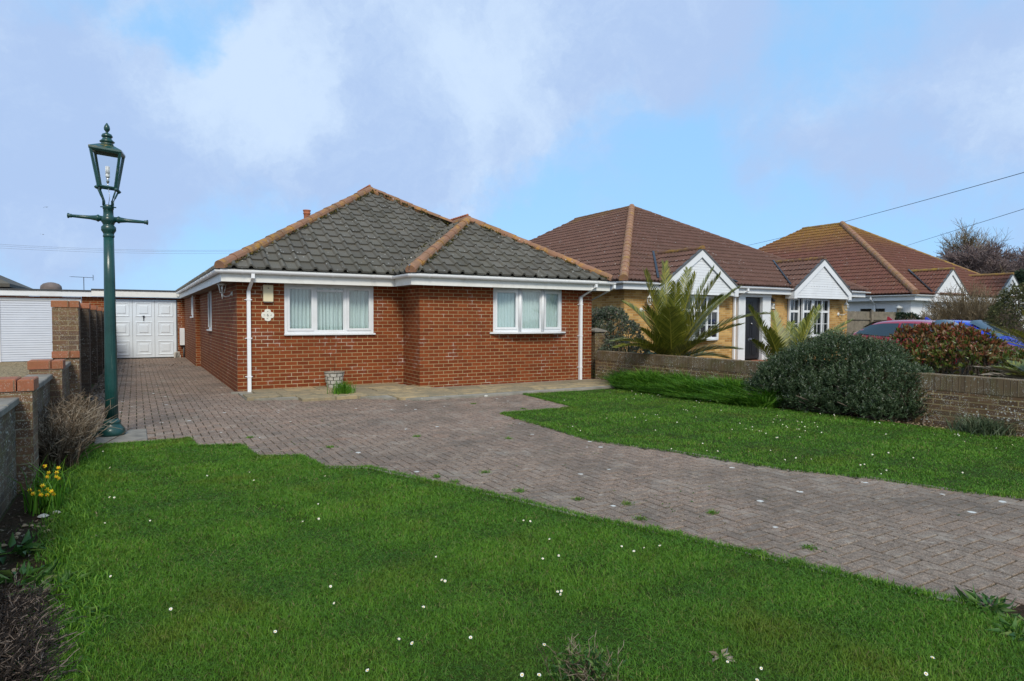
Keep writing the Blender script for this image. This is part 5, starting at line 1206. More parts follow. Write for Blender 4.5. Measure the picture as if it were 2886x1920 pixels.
ridge(mb, Vector((q0, vq, E3))+L, Vector(A3)+L, .15, .42); mb.build('ridge_tiles', 'ridge_brown', rf); mb = MB()
for a, b in (((q1, vq, E3), A3), (A3, K3)): ridge(mb, Vector(a)+L*.5, Vector(b)+L*.5, .09, .42)
mb.build('ridge_tiles', 'ridge_moss', rf)
gable(H3, 31.25, 1.6, 2.1, 2.62, 3.86, 4.5, 'tile_rust', 'ridge_moss', clad='render_white'); gable(H3, 37.2, 1.6, 2.1, 2.62, 3.86, 4.5, 'tile_rust', 'ridge_moss', clad='render_white')
mb = MB(); a = Vector((q0+1.42, vq+.02, E3+.11)); b = Vector((31.15, 4.05, 3.98)); sd_ = Vector((.08, 0, 0)); mb.add([a-sd_, a+sd_, b+sd_, b-sd_, a-sd_+Vector((0, 0, .03)), a+sd_+Vector((0, 0, .03)), b+sd_+Vector((0, 0, .03)), b-sd_+Vector((0, 0, .03))], [(3, 2, 1, 0), (4, 5, 6, 7), (0, 1, 5, 4), (1, 2, 6, 5), (2, 3, 7, 6), (3, 0, 4, 7)]); mb.build('valley', 'black_metal', rf)
o = thing('wall_lantern', 'white hooded lantern on the white rendered wall corner', 'lantern', (28.45, 2.9, 1.6)); mb = MB(); mb.tube([(28.49, 2.9, 1.75), (28.3, 2.9, 1.7), (28.3, 2.9, 1.85)], .02, 6); mb.build('bracket', 'lamp_white', o); mb = MB(); mb.lathe([(.07, 1.85), (.10, 2.02), (.17, 2.03), (.10, 2.12), (.02, 2.17)], (28.3, 2.9, 0), 10); mb.build('shade', 'lamp_white', o)
# close-board fence and gate between them
o = thing('close_board_fence', 'weathered close board fence in front of the white bungalow', 'fence', (25, 3, 0)); mb = MB()
nb = 44; U0, U1_ = 24.0, 28.3
for i in range(nb):
    u = U0+(U1_-U0)*i/nb; mb.box(u, u+.092, 3.0, 3.02, .05, 1.86+random.uniform(-.01, .01))
mb.build('boards', 'wood_grey', o); MB().box(U0, U1_, 2.95, 2.999, 1.50, 1.58).build('rail', 'wood_grey', o)
for u in (24.05, 26.2, 28.25): MB().box(u-.06, u+.06, 2.88, 2.949, 0, 2.02 if u > 28 else 1.92).build('post', 'wood_grey', o)
o = thing('garden_gate', 'grey boarded gate with arched trellis beside the yellow bungalow', 'gate', (22.6, 3, 0)); mb = MB()
for i in range(16): mb.box(22.05+i*.12, 22.05+i*.12+.112, 3.0, 3.03, .06, 2.02)
mb.build('boards', 'wood_grey', o); mb = MB(); mb.tube([(22.1+1.0*(1-cos(a)), 2.96, 1.1+.85*sin(a)) for a in [pi*i/10 for i in range(11)]], .03, 6); mb.build('arch', 'wood_grey', o)
for u in (21.95, 24.0-.1): MB().box(u-.07, u+.07, 2.9, 2.999, 0, 2.12).build('post', 'wood_grey', o)

# ------------------------------------------------------------------ cars (fronts towards the road)
def car(uc, vfront, length, h, paint, label, width=1.72, hood=.95):
    o = thing('parked_car', label, 'car', (uc, vfront+length/2, 0), 'cars parked on the drive beyond the hedge')
    # stations: (distance from nose, half width, belt z, roof z, roof half width)
    Ld = length; st = [(0.0, .50, .62, .62, .45), (.10, .68, .74, .74, .6), (.45, .80, .86, .86, .7), (hood, .84, .97, .99, .66), (hood+.45, .855, .985, 1.27, .60), (hood+.85, .86, .99, h-.03, .585), (hood+1.4, .86, 1.0, h, .59), (hood+2.1, .86, 1.02, h-.015, .57), (Ld-.62, .85, 1.05, h-.07, .53), (Ld-.22, .80, 1.08, 1.22, .52), (Ld-.06, .76, 1.05, 1.08, .55), (Ld, .70, .90, .92, .5)]
    def sec(i, x, hw, bz, rz, rw):
        k_ = width/1.72; hw *= k_; rw *= k_; cab = rz-bz > .08; low = .24 if .3 < x < Ld-.3 else .34
        half_ = [(hw*.90, low), (hw*.985, .42), (hw, .62), (hw*.975, bz-.04), (hw*.955, bz), (rw+(hw*.955-rw)*.5 if cab else hw*.9, (bz+rz)/2 if cab else bz+.01), (rw+.035, rz-.05 if cab else rz), (rw*.72, rz+.005), (0, rz+.02)]
        pts = [(a, z_) for a, z_ in half_]; full = pts+[(-a, z_) for a, z_ in pts[-2::-1]]
        return [(uc+a, vfront+x, z_) for a, z_ in full]
    S = [sec(i, *q) for i, q in enumerate(st)]; n = len(S[0]); vs = [p for s_ in S for p in s_]; mb = MB(); fs = []
    for i in range(len(S)-1):
        for k_ in range(n-1): fs.append((i*n+k_, i*n+k_+1, (i+1)*n+k_+1, (i+1)*n+k_))
        fs.append((i*n+n-1, i*n, (i+1)*n, (i+1)*n+n-1))
    fs += [tuple(range(n)), tuple(range((len(S)-1)*n, len(S)*n))[::-1]]; mb.add(vs, fs, smooth=True); body = mb.build('body', paint, o)
    md = body.modifiers.new('s', 'SUBSURF'); md.levels = md.render_levels = 2
    def P(i, k_, off=.0):
        p = Vector(S[i][k_]); s_ = 1 if k_ < n/2 else -1; return p+Vector((off*s_, 0, off*.5))
    def lerpP(i, k_, t_): return Vector(S[i][k_]).lerp(Vector(S[i+1][k_]), t_)
    # side glass: strip between belt and cant rail
    for sgn in (1, -1):
        K = lambda k_: k_ if sgn > 0 else n-1-k_
        for (i0, i1, ta, tb) in ((4, 6, .1, .25), (6, 8, .35, .85)):
            mb = MB(); ring = []
            steps = [(i0, ta)]+[(j, 0) for j in range(i0+1, i1)]+[(i1-1 if tb == 0 else i1, tb)] if False else [(i0, ta)]+[(j, 0) for j in range(i0+1, i1+1)]+[(i1, tb)]
            lo, hi = [], []
            for j, t_ in steps:
                a = lerpP(j, K(4), t_); b = lerpP(j, K(6), t_); w_ = Vector((.012*sgn, 0, .0)); lo.append(a+w_+Vector((0, 0, .02))); hi.append(b.lerp(a, .10)+w_)
            m_ = len(lo); mid = [(l+h_)/2+Vector((.012*sgn, 0, 0)) for l, h_ in zip(lo, hi)]
            mb.add(lo+mid+hi, [(q, q+1, m_+q+1, m_+q) for q in range(m_-1)]+[(m_+q, m_+q+1, 2*m_+q+1, 2*m_+q) for q in range(m_-1)], smooth=True); mb.build('side_window', 'car_glass', o)
    for name, (ia, ib), off in (('windscreen', (3, 5), Vector((0, -.022, .022))), ('rear_window', (8, 9), Vector((0, .02, .02)))):
        mb = MB(); rows = []
        for j in ((3, 4, 5) if name == 'windscreen' else (8, 9)):
            row = []
            for k_ in (6, 7, 8, 9, 10):
                p = Vector(S[j][k_]); 
                if j in (3,): p = p+Vector((0, .04, .01))
                if j in (5,): p = p+Vector((0, -.05, -.005))
                if j == 8: p = p+Vector((0, .05, -.01))
                if j == 9: p = p+Vector((0, -.03, .02))
                p.x = uc+(p.x-uc)*.97; row.append(p+off)
            rows.append(row)
        vs = [p for r_ in rows for p in r_]; mb.add(vs, [(r_*5+k_, r_*5+k_+1, (r_+1)*5+k_+1, (r_+1)*5+k_) for r_ in range(len(rows)-1) for k_ in range(4)], smooth=True); mb.build(name, 'car_glass', o)
    for sgn in (1, -1):
        mb = MB(); c_ = Vector((uc+sgn*width*.385, vfront+.20, .70)); mb.lathe([(.001, -.06), (.09, -.05), (.13, 0), (.11, .05), (.05, .075), (.001, .08)], n=14); mb.v = [(c_.x+x, c_.y+y*1.9*.9+abs(x)*.6, c_.z+z_*1.0) for x, y, z_ in mb.v]; mb.build('headlight', 'chrome', o)
        mb = MB(); x = uc+sgn*(width/2+.07); mb.box(x-.08, x+.08, vfront+hood+.40, vfront+hood+.50, .98, 1.10, bev=.03); mb.build('door_mirror', paint, o)
        for yy in (vfront+.72, vfront+Ld-.75):
            mb = MB(); xx = uc+sgn*(width/2-.10)
            for dx in (0,):
                mb.lathe([(.20, -.09), (.29, -.09), (.31, -.06), (.31, .06), (.29, .09), (.20, .09)], n=24); mb.v = [(xx+c_, yy+a, .31+b) for a, b, c_ in mb.v]
            wh = mb.build('wheel', 'rubber', o); mb = MB(); mb.lathe([(.02, -.07), (.20, -.085), (.20, .085), (.02, .07)], n=20); mb.v = [(xx+c_, yy+a, .31+b) for a, b, c_ in mb.v]; mb.build('rim', 'rim', wh)
    mb = MB(); y = vfront+Ld-.95; zr = h-.02; mb.add([(uc-.02, y, zr), (uc+.02, y, zr), (uc+.02, y+.20, zr-.02), (uc-.02, y+.20, zr-.02), (uc-.008, y+.15, zr+.11), (uc+.008, y+.15, zr+.11), (uc, y+.2, zr+.11)], [(0, 1, 5, 4), (1, 2, 6, 5), (2, 3, 6), (3, 0, 4, 6), (4, 5, 6), (0, 3, 2, 1)]); mb.build('roof_fin', paint, o)
    MB().box(uc-.26, uc+.26, vfront-.02, vfront+.0, .42, .53).build('number_plate', 'plaque_white', o)
car(17.55, -5.9, 4.05, 1.50, 'paint_red', 'dark red hatchback parked nearer the yellow bungalow')
car(19.85, -5.75, 4.0, 1.50, 'paint_blue', 'bright blue hatchback parked beyond the red car')

# ------------------------------------------------------------------ overhead wires
def wire(name, pts, r, label, m='wire', sag=0):
    a, b = Vector(pts[0]), Vector(pts[-1]); P_ = [a.lerp(b, i/24)-Vector((0, 0, sag*4*(i/24)*(1-i/24))) for i in range(25)]
    mb = MB(); mb.tube(P_, r, 5); single(mb, name, m, label, 'cable', None, org=tuple(a))
wire('overhead_cable', (at(3100, 425, 22), at(2107, 692, 60)), .014, 'higher black telephone cable crossing the sky at the right', sag=.15)
wire('overhead_cable', (at(3100, 522, 24), at(2544, 696, 62)), .014, 'lower black telephone cable in front of the bare trees at the right')
for i, (y0, y1, nm) in enumerate(((685, 703, 'top'), (690, 706, 'middle'), (696, 711, 'bottom'))): wire('overhead_cable', (at(-120, y0-4, 120), at(760, y1, 150)), .022, 'faint distant cable low in the sky at the left, '+nm+' of three', 'wire_hazed', .8)

# ------------------------------------------------------------------ plants
def unit(v): return v/np.maximum(np.linalg.norm(v, axis=-1, keepdims=True), 1e-9)
def leafset(P, D, L, Wd, fold=.25, rnd=None, curl=.15):
    """n folded leaves: base P, direction D, length L, width Wd (arrays)"""
    n = len(P); D = unit(D); R_ = rng.normal(size=(n, 3)); S = unit(np.cross(D, R_)); N = np.cross(S, D)
    L = np.broadcast_to(L, n)[:, None]; Wd = np.broadcast_to(Wd, n)[:, None]
    b = P; m = P+D*L*.5-N*L*fold*.3; t_ = P+D*L-N*L*curl; l = P+D*L*.45+S*Wd*.5+N*Wd*fold; r = P+D*L*.45-S*Wd*.5+N*Wd*fold
    V = np.stack([b, l, m, r, t_], 1).reshape(-1, 3); i = np.arange(n)[:, None]*5
    F_ = np.concatenate([np.concatenate([i+a, i+c, i+d], 1) for a, c, d in ((0, 1, 2), (1, 4, 2), (0, 2, 3), (2, 4, 3))], 1).reshape(-1, 3)
    return V, F_, np.repeat(rng.random(n) if rnd is None else rnd, 4)
def segset(A, B, ra, rb, rnd=None):
    A = np.asarray(A, float); B = np.asarray(B, float); n = len(A); D = unit(B-A); ref = np.where(np.abs(D[:, 2:3]) > .9, np.array([[1., 0, 0]]), np.array([[0, 0, 1.]]))
    S = unit(np.cross(D, ref)); N = np.cross(S, D); ra = np.broadcast_to(ra, n)[:, None]; rb = np.broadcast_to(rb, n)[:, None]; vs = []
    for P, r in ((A, ra), (B, rb)):
        for k_ in range(3): a = 2*pi*k_/3; vs.append(P+(S*cos(a)+N*sin(a))*r)
    V = np.stack(vs, 1).reshape(-1, 3); i = np.arange(n)[:, None]*6; F_ = []
    for k_ in range(3):
        k2 = (k_+1) % 3; F_ += [np.concatenate([i+k_, i+k2, i+3+k2], 1), np.concatenate([i+k_, i+3+k2, i+3+k_], 1)]
    return V, np.concatenate(F_, 1).reshape(-1, 3), np.repeat(rng.random(n) if rnd is None else rnd, 6)
def part(parent, name, parts, m, kind=None):
    V, F_, r = merge(parts); V = V-np.array(parent.location); return raw(name, V, F_, m, r, parent=parent, kind=kind)
def wthing(name, label, cat, P, group=None): return thing(name, label, cat, (P[0], P[1], P[2] if len(P) > 2 else 0), group, 'W')
def lump_points(lumps, n, inner=0.0):
    """points spread over the outer skin of a union of ellipsoids, with outward normals"""
    A = np.array([l[3]*l[4]+l[3]*l[5]+l[4]*l[5] for l in lumps]); which = rng.choice(len(lumps), n, p=A/A.sum()); Lm = np.array(lumps)[which]
    d = unit(rng.normal(size=(n, 3))); d[:, 2] = np.where(d[:, 2] < -.35, -d[:, 2], d[:, 2]); rr = 1-inner*rng.random(n)**1.0
    P = Lm[:, :3]+d*Lm[:, 3:6]*rr[:, None]; Nn = unit(d/Lm[:, 3:6]); ok = P[:, 2] > .02
    for j, l in enumerate(lumps):
        q = (((P-np.array(l[:3]))/np.array(l[3:6]))**2).sum(1); ok &= (q > (.80-inner*.5)) | (which == j)
    return P[ok], Nn[ok]
def needles(P, D, L, k_, nl, nw, spread=.75):
    """k_ needles round each sprig axis"""
    n = len(P); t_ = np.tile(np.linspace(.08, 1, k_), n); Pp = np.repeat(P, k_, 0); Dd = np.repeat(unit(D), k_, 0); Ll = np.repeat(np.broadcast_to(L, n), k_)
    o = unit(np.cross(Dd, rng.normal(size=Dd.shape))); dirs = unit(Dd*(1-spread*(1-t_[:, None]*.5))+o*spread)
    base = Pp+Dd*(Ll*t_)[:, None]; return base, dirs, t_
# --- rosemary
def wz(u, v, z, ru, rv, rz): c = W(u, v, z); return (c.x, c.y, c.z, ru, rv, rz)
lumps = []
for (px, py, y, r_, rz) in ((2215, 1045, 11.0, .50, .50), (2290, 1010, 10.8, .55, .52), (2360, 985, 10.6, .55, .50), (2425, 1000, 10.3, .50, .48), (2300, 1085, 10.45, .50, .50), (2400, 1075, 10.1, .50, .52), (2480, 1055, 9.85, .52, .48), (2545, 1085, 9.6, .40, .48), (2190, 1085, 11.2, .40, .42), (2460, 1110, 9.75, .50, .46), (2530, 1125, 9.55, .38, .40), (2250, 1100, 10.85, .45, .42), (2350, 1110, 10.3, .45, .40), (2580, 1075, 9.5, .30, .42), (2200, 1060, 11.1, .40, .40), (2588, 1112, 9.45, .30, .36), (2480, 1125, 9.6, .42, .35), (2330, 1110, 10.25, .48, .36), (2155, 1080, 11.3, .36, .36), (2480, 995, 10.2, .40, .40)):
    P = at(px, py+38, y); lumps.append((P.x, P.y, P.z, r_, r_, rz*.93))
ro = wthing('rosemary_bush', 'large rounded dark green rosemary bush spilling over the right boundary wall', 'bush', (5.3, 10.3, 0))
P, N = lump_points(lumps, 9000, .12); D = unit(N*.50+np.array([0, 0, 1.0])+rng.normal(size=N.shape)*.20); L_ = .10+.10*rng.random(len(P))
b, dd, tt = needles(P-N*.07, D, L_, 20, .03, .006); n_ = len(b)
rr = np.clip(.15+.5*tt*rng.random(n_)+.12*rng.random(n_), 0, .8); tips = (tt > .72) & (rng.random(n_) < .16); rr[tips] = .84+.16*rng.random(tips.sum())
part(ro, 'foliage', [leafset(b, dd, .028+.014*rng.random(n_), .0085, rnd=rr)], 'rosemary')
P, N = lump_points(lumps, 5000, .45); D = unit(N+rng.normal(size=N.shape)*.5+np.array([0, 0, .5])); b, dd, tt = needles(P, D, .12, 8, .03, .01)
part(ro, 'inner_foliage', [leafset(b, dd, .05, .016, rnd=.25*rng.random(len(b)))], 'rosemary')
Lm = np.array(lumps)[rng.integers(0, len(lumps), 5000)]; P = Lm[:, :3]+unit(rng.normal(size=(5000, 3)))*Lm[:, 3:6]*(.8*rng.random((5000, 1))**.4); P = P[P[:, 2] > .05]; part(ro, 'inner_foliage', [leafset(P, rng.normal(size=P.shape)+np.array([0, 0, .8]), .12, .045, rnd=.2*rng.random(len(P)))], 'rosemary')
A_ = []; B_ = []
for l in lumps[4:]:
    for _ in range(14): A_.append((l[0]+random.gauss(0, .12), l[1]+random.gauss(0, .12), 0)); B_.append((l[0]+random.gauss(0, .25), l[1]+random.gauss(0, .25), l[2]+.1))
part(ro, 'stems', [segset(A_, B_, .016, .008)], 'bark')
# --- strap-leaved bed
bed = HU([(7.25, -2.6), (7.15, -3.6), (7.15, -5.3), (7.3, -6.3), (8.0, -6.3), (7.95, -3.0), (7.85, -2.1), (7.55, -2.1)])
P = area_pts(bed, 60000); P = P[:17000]; V, F_, r = blades(P, .30, .58, .018, .030, 1.1, 0); uu_ = (P[:, 0]-CX)*CT+(P[:, 1]-CY)*ST; hv = np.clip((uu_-7.0)/.75, .25, 1)*(.62+.42*(.5+.5*np.sin(P[:, 0]*6.1+P[:, 1]*2.3)*np.cos(P[:, 1]*5.3))); V.reshape(-1, 5, 3)[:, :, 2] *= hv[:, None]; raw('strap_leaf_plants', V, F_, 'tall_leaf', r, 'dense bright green strap leaved plants under the right boundary wall', 'ground cover', None, 'stuff')
# --- grey senecio bush
def leafy(name, label, cat, lumps, n, ll, lw, m, org, k_=5, inner=.3, up_=.5, twig=None, rfun=None, group=None):
    o = wthing(name, label, cat, org, group); P, N = lump_points(lumps, n, inner); D = unit(N*.9+np.array([0, 0, up_])+rng.normal(size=N.shape)*.3)
    Pp = np.repeat(P, k_, 0); Dd = unit(np.repeat(D, k_, 0)+rng.normal(size=(len(P)*k_, 3))*.55); Pp = Pp+Dd*.01
    rr = rng.random(len(Pp)) if rfun is None else rfun(np.repeat(P, k_, 0), len(Pp))
    part(o, 'foliage', [leafset(Pp, Dd, ll*(.7+.6*rng.random(len(Pp))), lw*(.7+.6*rng.random(len(Pp))), rnd=rr)], m)
    A_, B_ = [], []
    for l in lumps:
        for _ in range(16): A_.append((l[0]+random.gauss(0, .1), l[1]+random.gauss(0, .1), 0)); B_.append((l[0]+random.gauss(0, .4)*l[3], l[1]+random.gauss(0, .4)*l[4], l[2]+random.uniform(0, .8)*l[5]))
    part(o, 'stems', [segset(A_, B_, .014, .006)], 'bark'); return o
lumps = []
for (px, py, y, r_) in ((1720, 915, 16.6, .5), (1690, 960, 16.4, .55), (1755, 950, 16.4, .5), (1780, 985, 16.2, .42), (1730, 1000, 16.0, .5), (1700, 1010, 16.6, .5), (1795, 1005, 16.0, .35), (1675, 920, 17.2, .5)):
    P = at(px, py, y); lumps.append((P.x, P.y, P.z, r_, r_, r_*.95))
leafy('grey_leaved_bush', 'grey green senecio bush between the red bungalow and the palm', 'bush', lumps, 4200, .055, .024, 'senecio', (2.6, 16.5, 0), 6)
# --- photinia hedge
lumps = []
for (px, py, y, r_) in ((2610, 1015, 10.9, .34), (2640, 1000, 11.1, .36), (2690, 985, 10.9, .38), (2745, 1000, 10.6, .38), (2700, 1030, 10.2, .35), (2640, 1040, 10.4, .33), (2760, 1040, 9.9, .34), (2805, 1030, 9.9, .33), (2860, 1050, 9.6, .30), (2790, 1000, 10.6, .33), (2840, 1025, 10.2, .30), (2590, 990, 11.3, .30), (2575, 975, 11.4, .32), (2625, 965, 11.3, .30), (2880, 1025, 9.9, .30), (2835, 1012, 10.1, .30)):
    P = at(px, py, y); P = at(px, py+(28 if px > 2780 else 0), y); lumps.append((P.x, P.y, P.z, r_*1.15, r_*1.15, r_*1.05))
def pr(P, n):
    h = (P[:, 2]-.7)/.75; return np.clip(rng.random(n)*.62+.36*np.clip(h, 0, 1)+.04, 0, 1)
leafy('photinia_bush', 'red and green leaved photinia bush above the right boundary wall', 'bush', lumps, 2600, .085, .040, 'photinia', (7.2, 10.4, 0), 5, .35, .7, rfun=pr)
# --- small lavender by the wall, weeds, tufts
def tuft(P, n, r_, h0, h1, name, label, cat, m, w0=.006, w1=.012, group=None, lean=1.0, z=0):
    pts = np.stack([P[0]+rng.normal(0, r_, n), P[1]+rng.normal(0, r_, n)], 1); V, F_, rr = blades(pts, h0, h1, w0, w1, lean, 0)
    V = V-np.array([P[0], P[1], 0]); o = raw(name, V, F_, m, rr, label, cat, group); o.location = (P[0], P[1], z); return o
leafmat('lavender', [(0, (.03, .055, .02)), (.7, (.10, .14, .065)), (1, (.2, .22, .14))], .7, .1)
tuft((6.22, 8.42), 900, .13, .10, .30, 'lavender_plant', 'small grey green lavender plant at the foot of the right boundary wall', 'plant', 'lavender', .008, .014, lean=1.6)
tuft(G(966, 1112, .03)[:2], 420, .085, .14, .34, 'bulb_leaves', 'clump of upright green bulb leaves in front of the stone planter', 'plant', 'tall_leaf', .010, .016, lean=.7, z=.02)
wd_px = [(960, 1005), (690, 1050), (850, 1076), (1005, 1098), (1047, 1110), (1195, 1131), (1118, 1088), (1510, 1216), (1560, 1228), (1838, 1292), (1862, 1262), (1330, 1150), (1475, 1195), (1640, 1182), (575, 1008), (1170, 1010), (1090, 930), (1205, 942), (1215, 950), (1300, 938), (760, 1030), (1445, 1160), (1748, 1272), (1920, 1315)]
for i, (x, y) in enumerate(wd_px):
    P = G(x*k, y*k); tuft(P[:2], 100, .024, .008, .03, 'weed_tuft', 'small green weed tuft growing in a joint of the block paving', 'weed', 'grass', .004, .007, 'weeds in the block paving', 2.2, .0)
mg = []
for _ in range(5200):
    u_ = random.uniform(-2.3, 5.5); v_ = random.uniform(-11, 4)
    if random.random() < .5: u_ = round(u_*10)/10
    else: v_ = round(v_*10)/10
    c_ = W(u_, v_); mg.append((c_.x+random.gauss(0, .004), c_.y+random.gauss(0, .004)))
mg = np.array(mg); mg = mg[inside(mg, pavePoly) & ((np.sin(mg[:, 0]*2.3+mg[:, 1]*.9)+np.sin(mg[:, 1]*3.1-mg[:, 0]*1.7)+rng.normal(0, .6, len(mg))) > .9)]
V, F_, r = blades(np.repeat(mg, 3, 0)+rng.normal(0, .006, (len(mg)*3, 2)), .004, .014, .006, .012, 2.0, -.004); raw('joint_moss', V, F_, 'weed', r*.8, 'tiny moss and seedlings growing in the joints of the block drive', 'moss', None, 'stuff')
def weedplant(P, label, nl=26, size=.12, m='weed', spread=.10, hz=.5, group=None):
    o = wthing('leafy_weed', label, 'weed', (P[0], P[1], 0), group); n = nl; a = rng.random(n)*2*pi; D = np.stack([np.cos(a), np.sin(a), hz*rng.random(n)+.15], 1)
    B = np.array([[P[0], P[1], .01]])+np.stack([np.cos(a), np.sin(a), np.zeros(n)], 1)*spread*rng.random(n)[:, None]
    part(o, 'leaves', [leafset(B, D, size*(.6+.7*rng.random(n)), size*.32, .2, curl=.35)], m); part(o, 'stalk', [segset([(P[0], P[1], 0)]*5, B[:5]+D[:5]*size*.5, .003, .0015)], 'tall_leaf'); return o
weedplant(G(2790, 1712), 'leafy green weed at the corner where the block drive meets the lawn, lower right', 50, .075, spread=.10)
weedplant(G(2870, 1795), 'pale green weed nearest the lower right corner of the lawn', 30, .07, spread=.08)
weedplant(G(60, 1640), 'broad leaved green weed above the dead heather at the lower left', 40, .10, spread=.14); weedplant(G(150, 1665), 'green weed with yellowing leaves right of the broad leaved weed', 30, .08, spread=.12)
weedplant(G(20, 1560), 'green weed against the left boundary wall at the frame edge', 30, .14, spread=.14); weedplant(G(165, 1770), 'small creeping green weed between the heather and the lawn', 50, .06, spread=.18)
weedplant(G(2030, 1855), 'pale withered weed lying flat in the near lawn', 9, .06, 'palm_dead', .03, .25)
# --- dry brown shrub by the left wall
def stems(name, label, cat, foot, n, h, sp, m, r0=.0035, segs=4, bend=.25, org=None, fn=None):
    o = wthing(name, label, cat, org); A_, B_, R_ = [], [], []
    for _ in range(n):
        f = foot(); p = np.array(f, float); hh = h*(.45+.75*random.random()); d = np.array([random.gauss(0, sp), random.gauss(0, sp), 1.0]); rv = random.random()
        for s_ in range(segs):
            q = p+unit(d)*hh/segs; A_.append(p); B_.append(q); R_.append(rv); p = q; d = d+np.array([random.gauss(0, bend), random.gauss(0, bend), random.gauss(-.12, .15)])
            if s_ > 0 and random.random() < .8:
                e = d+np.array([random.gauss(0, .7), random.gauss(0, .7), .1]); A_.append(p); B_.append(p+unit(e)*hh*.18); R_.append(min(1, rv+.2))
    part(o, 'stems', [segset(A_, B_, r0, r0*.6, np.array(R_))], m); return o
def f1():
    v = random.uniform(-5.9, -3.7); c = W(-2.37+random.gauss(0, .075), v); return (c.x, c.y, 0)
c = W(-2.32, -4.3); stems('dry_shrub', 'dry pale brown stemmed shrub between the left wall and the lamp post', 'shrub', f1, 1500, .47, .25, 'dry_stems', .0042, org=(c.x, c.y, 0))
def f2():
    p = G(random.uniform(-60, 105), random.uniform(1700, 1960)); return (p.x+random.gauss(0, .04), p.y, 0)
c = G(60, 1830); stems('dead_heather', 'dark dead heather with bleached twigs in the lower left corner', 'shrub', f2, 1600, .15, .95, 'heather', .0022, 4, .5, org=(c.x, c.y, 0))
def f3():
    p = G(1650, 1935); return (p.x+random.gauss(0, .045), p.y+random.gauss(0, .03), 0)
c = G(1650, 1935); o = stems('twiggy_shrub', 'small twiggy shrub with yellow green leaves at the bottom edge of the lawn', 'shrub', f3, 80, .17, .42, 'dry_stems', .0016, 4, .35, org=(c.x, c.y, 0))
n = 420; B = np.stack([c.x+rng.normal(0, .06, n), c.y+rng.normal(0, .04, n), .02+rng.random(n)*.11], 1); part(o, 'leaves', [leafset(B, rng.normal(size=(n, 3))+np.array([0, 0, .9]), .028, .010)], 'weed')
# --- daffodils
def daffodil_clump(P, label, flowers, n=90):
    o = wthing('daffodil_clump', label, 'flowers', (P[0], P[1], 0), 'daffodils in the left bed')
    pts = np.stack([P[0]+rng.normal(0, .06, n), P[1]+rng.normal(0, .06, n)], 1); V, F_, r = blades(pts, .18, .36, .008, .013, .6, 0); part(o, 'leaves', [(V, F_, r)], 'tall_leaf')
    for q in flowers:
        q = Vector(q); f = Vector((random.gauss(.3, .4), random.gauss(-.8, .3), random.gauss(-.05, .2))).normalized(); s_ = f.cross(Vector((0, 0, 1))).normalized(); u_ = s_.cross(f); mb = MB()
        for i in range(6):
            a = i*pi/3; e = s_*cos(a)+u_*sin(a); g_ = s_*-sin(a)+u_*cos(a); mb.add([q, q+e*.009+g_*.006, q+e*.019+f*-.003, q+e*.009-g_*.006], [(0, 1, 2, 3)])
        mb.tube([(P[0]+random.gauss(0, .02), P[1], 0), q-Vector((0, 0, .05))-f*.01, q-f*.012], .003, 5, m=2); mb.tube([q, q+f*.016], [.005, .008], 8, m=1); mb.build('flower', ['daffodil', 'daffodil_cup', 'tall_leaf'], o, fixn=False)
def px_at(px, py, y): p = at(px, py, y); return (p.x, p.y, p.z)
daffodil_clump(G(140, 1400), 'yellow daffodils growing close behind the nearest pier, the farther clump', [px_at(x, y, 5.15+random.uniform(-.1, .1)) for x, y in ((127, 1314), (137, 1333), (133, 1345), (165, 1319), (160, 1332), (159, 1344), (166, 1349))])
daffodil_clump(G(122, 1440), 'yellow daffodils in front of the brick pier, the nearer clump', [px_at(x, y, 4.85+random.uniform(-.1, .1)) for x, y in ((120, 1369), (109, 1386), (133, 1380), (115, 1395), (145, 1385), (151, 1393), (93, 1392), (133, 1395), (84, 1382)) ])
# --- stones
def stone(P, s_, m, label, group, z=0):
    bm = bmesh.new(); bmesh.ops.create_icosphere(bm, subdivisions=2, radius=1)
    ph = random.random()*9
    for v in bm.verts: v.co *= 1+.22*sin(v.co.x*3+ph)*cos(v.co.y*2.3+ph*2)+.1*sin(v.co.z*5+ph)
    me = bpy.data.meshes.new('stone'); bm.to_mesh(me); bm.free(); me.materials.append(MT[m]); o = bpy.data.objects.new('stone', me); col.objects.link(o); o.location = (P[0], P[1], z+s_*.25); o.scale = (s_, s_*random.uniform(.6, .9), s_*.5); o.rotation_euler.z = random.random()*6; return tagp(o, label, 'stone', group)
for i in range(15):
    P = G(850+i*9.5+random.uniform(-3, 3), 1123+random.uniform(-3, 3)-i*.1); stone(P, random.uniform(.03, .055), 'stone_white', 'white stone in the little row edging the patio in front of the planter', 'white stones edging the patio')
for x, y in ((1190, 1127), (1240, 1121), (1254, 1120), (1370, 1118)): stone(G(x, y), .04, 'stone_white', 'white stone lying by itself along the patio edge right of the bulb leaves', 'loose stones at the patio edge')
for x, y, s_ in ((122, 1458, .035), (160, 1448, .03), (70, 1484, .02), (90, 1483, .018), (133, 1500, .022), (160, 1535, .02), (45, 1517, .018), (50, 1507, .022), (155, 1520, .016), (95, 1545, .015), (140, 1525, .014), (10, 1540, .02), (108, 1486, .016), (42, 1608, .018), (35, 1615, .02)): stone(G(x, y), s_, 'stone_tan' if s_ < .03 else 'stone_white', 'pale stone lying on the soil of the left bed', 'stones on the left bed')
A_ = []
P = np.array([tuple((Vector(W(7.85, -7.6, 0)).lerp(W(8.0, -11.5, 0), random.random())+Vector((random.gauss(0, .10), random.gauss(0, .10), .006)))) for _ in range(520)]); raw('stone_chips', *(lambda q: (q[0], q[1]))(leafset(P, rng.normal(size=P.shape)*np.array([1, 1, .3]), .03, .022)), 'stone_tan', np.repeat(rng.random(len(P)), 4), 'pale stone chips strewn along the foot of the right boundary wall', 'stone chips', None, 'stuff')
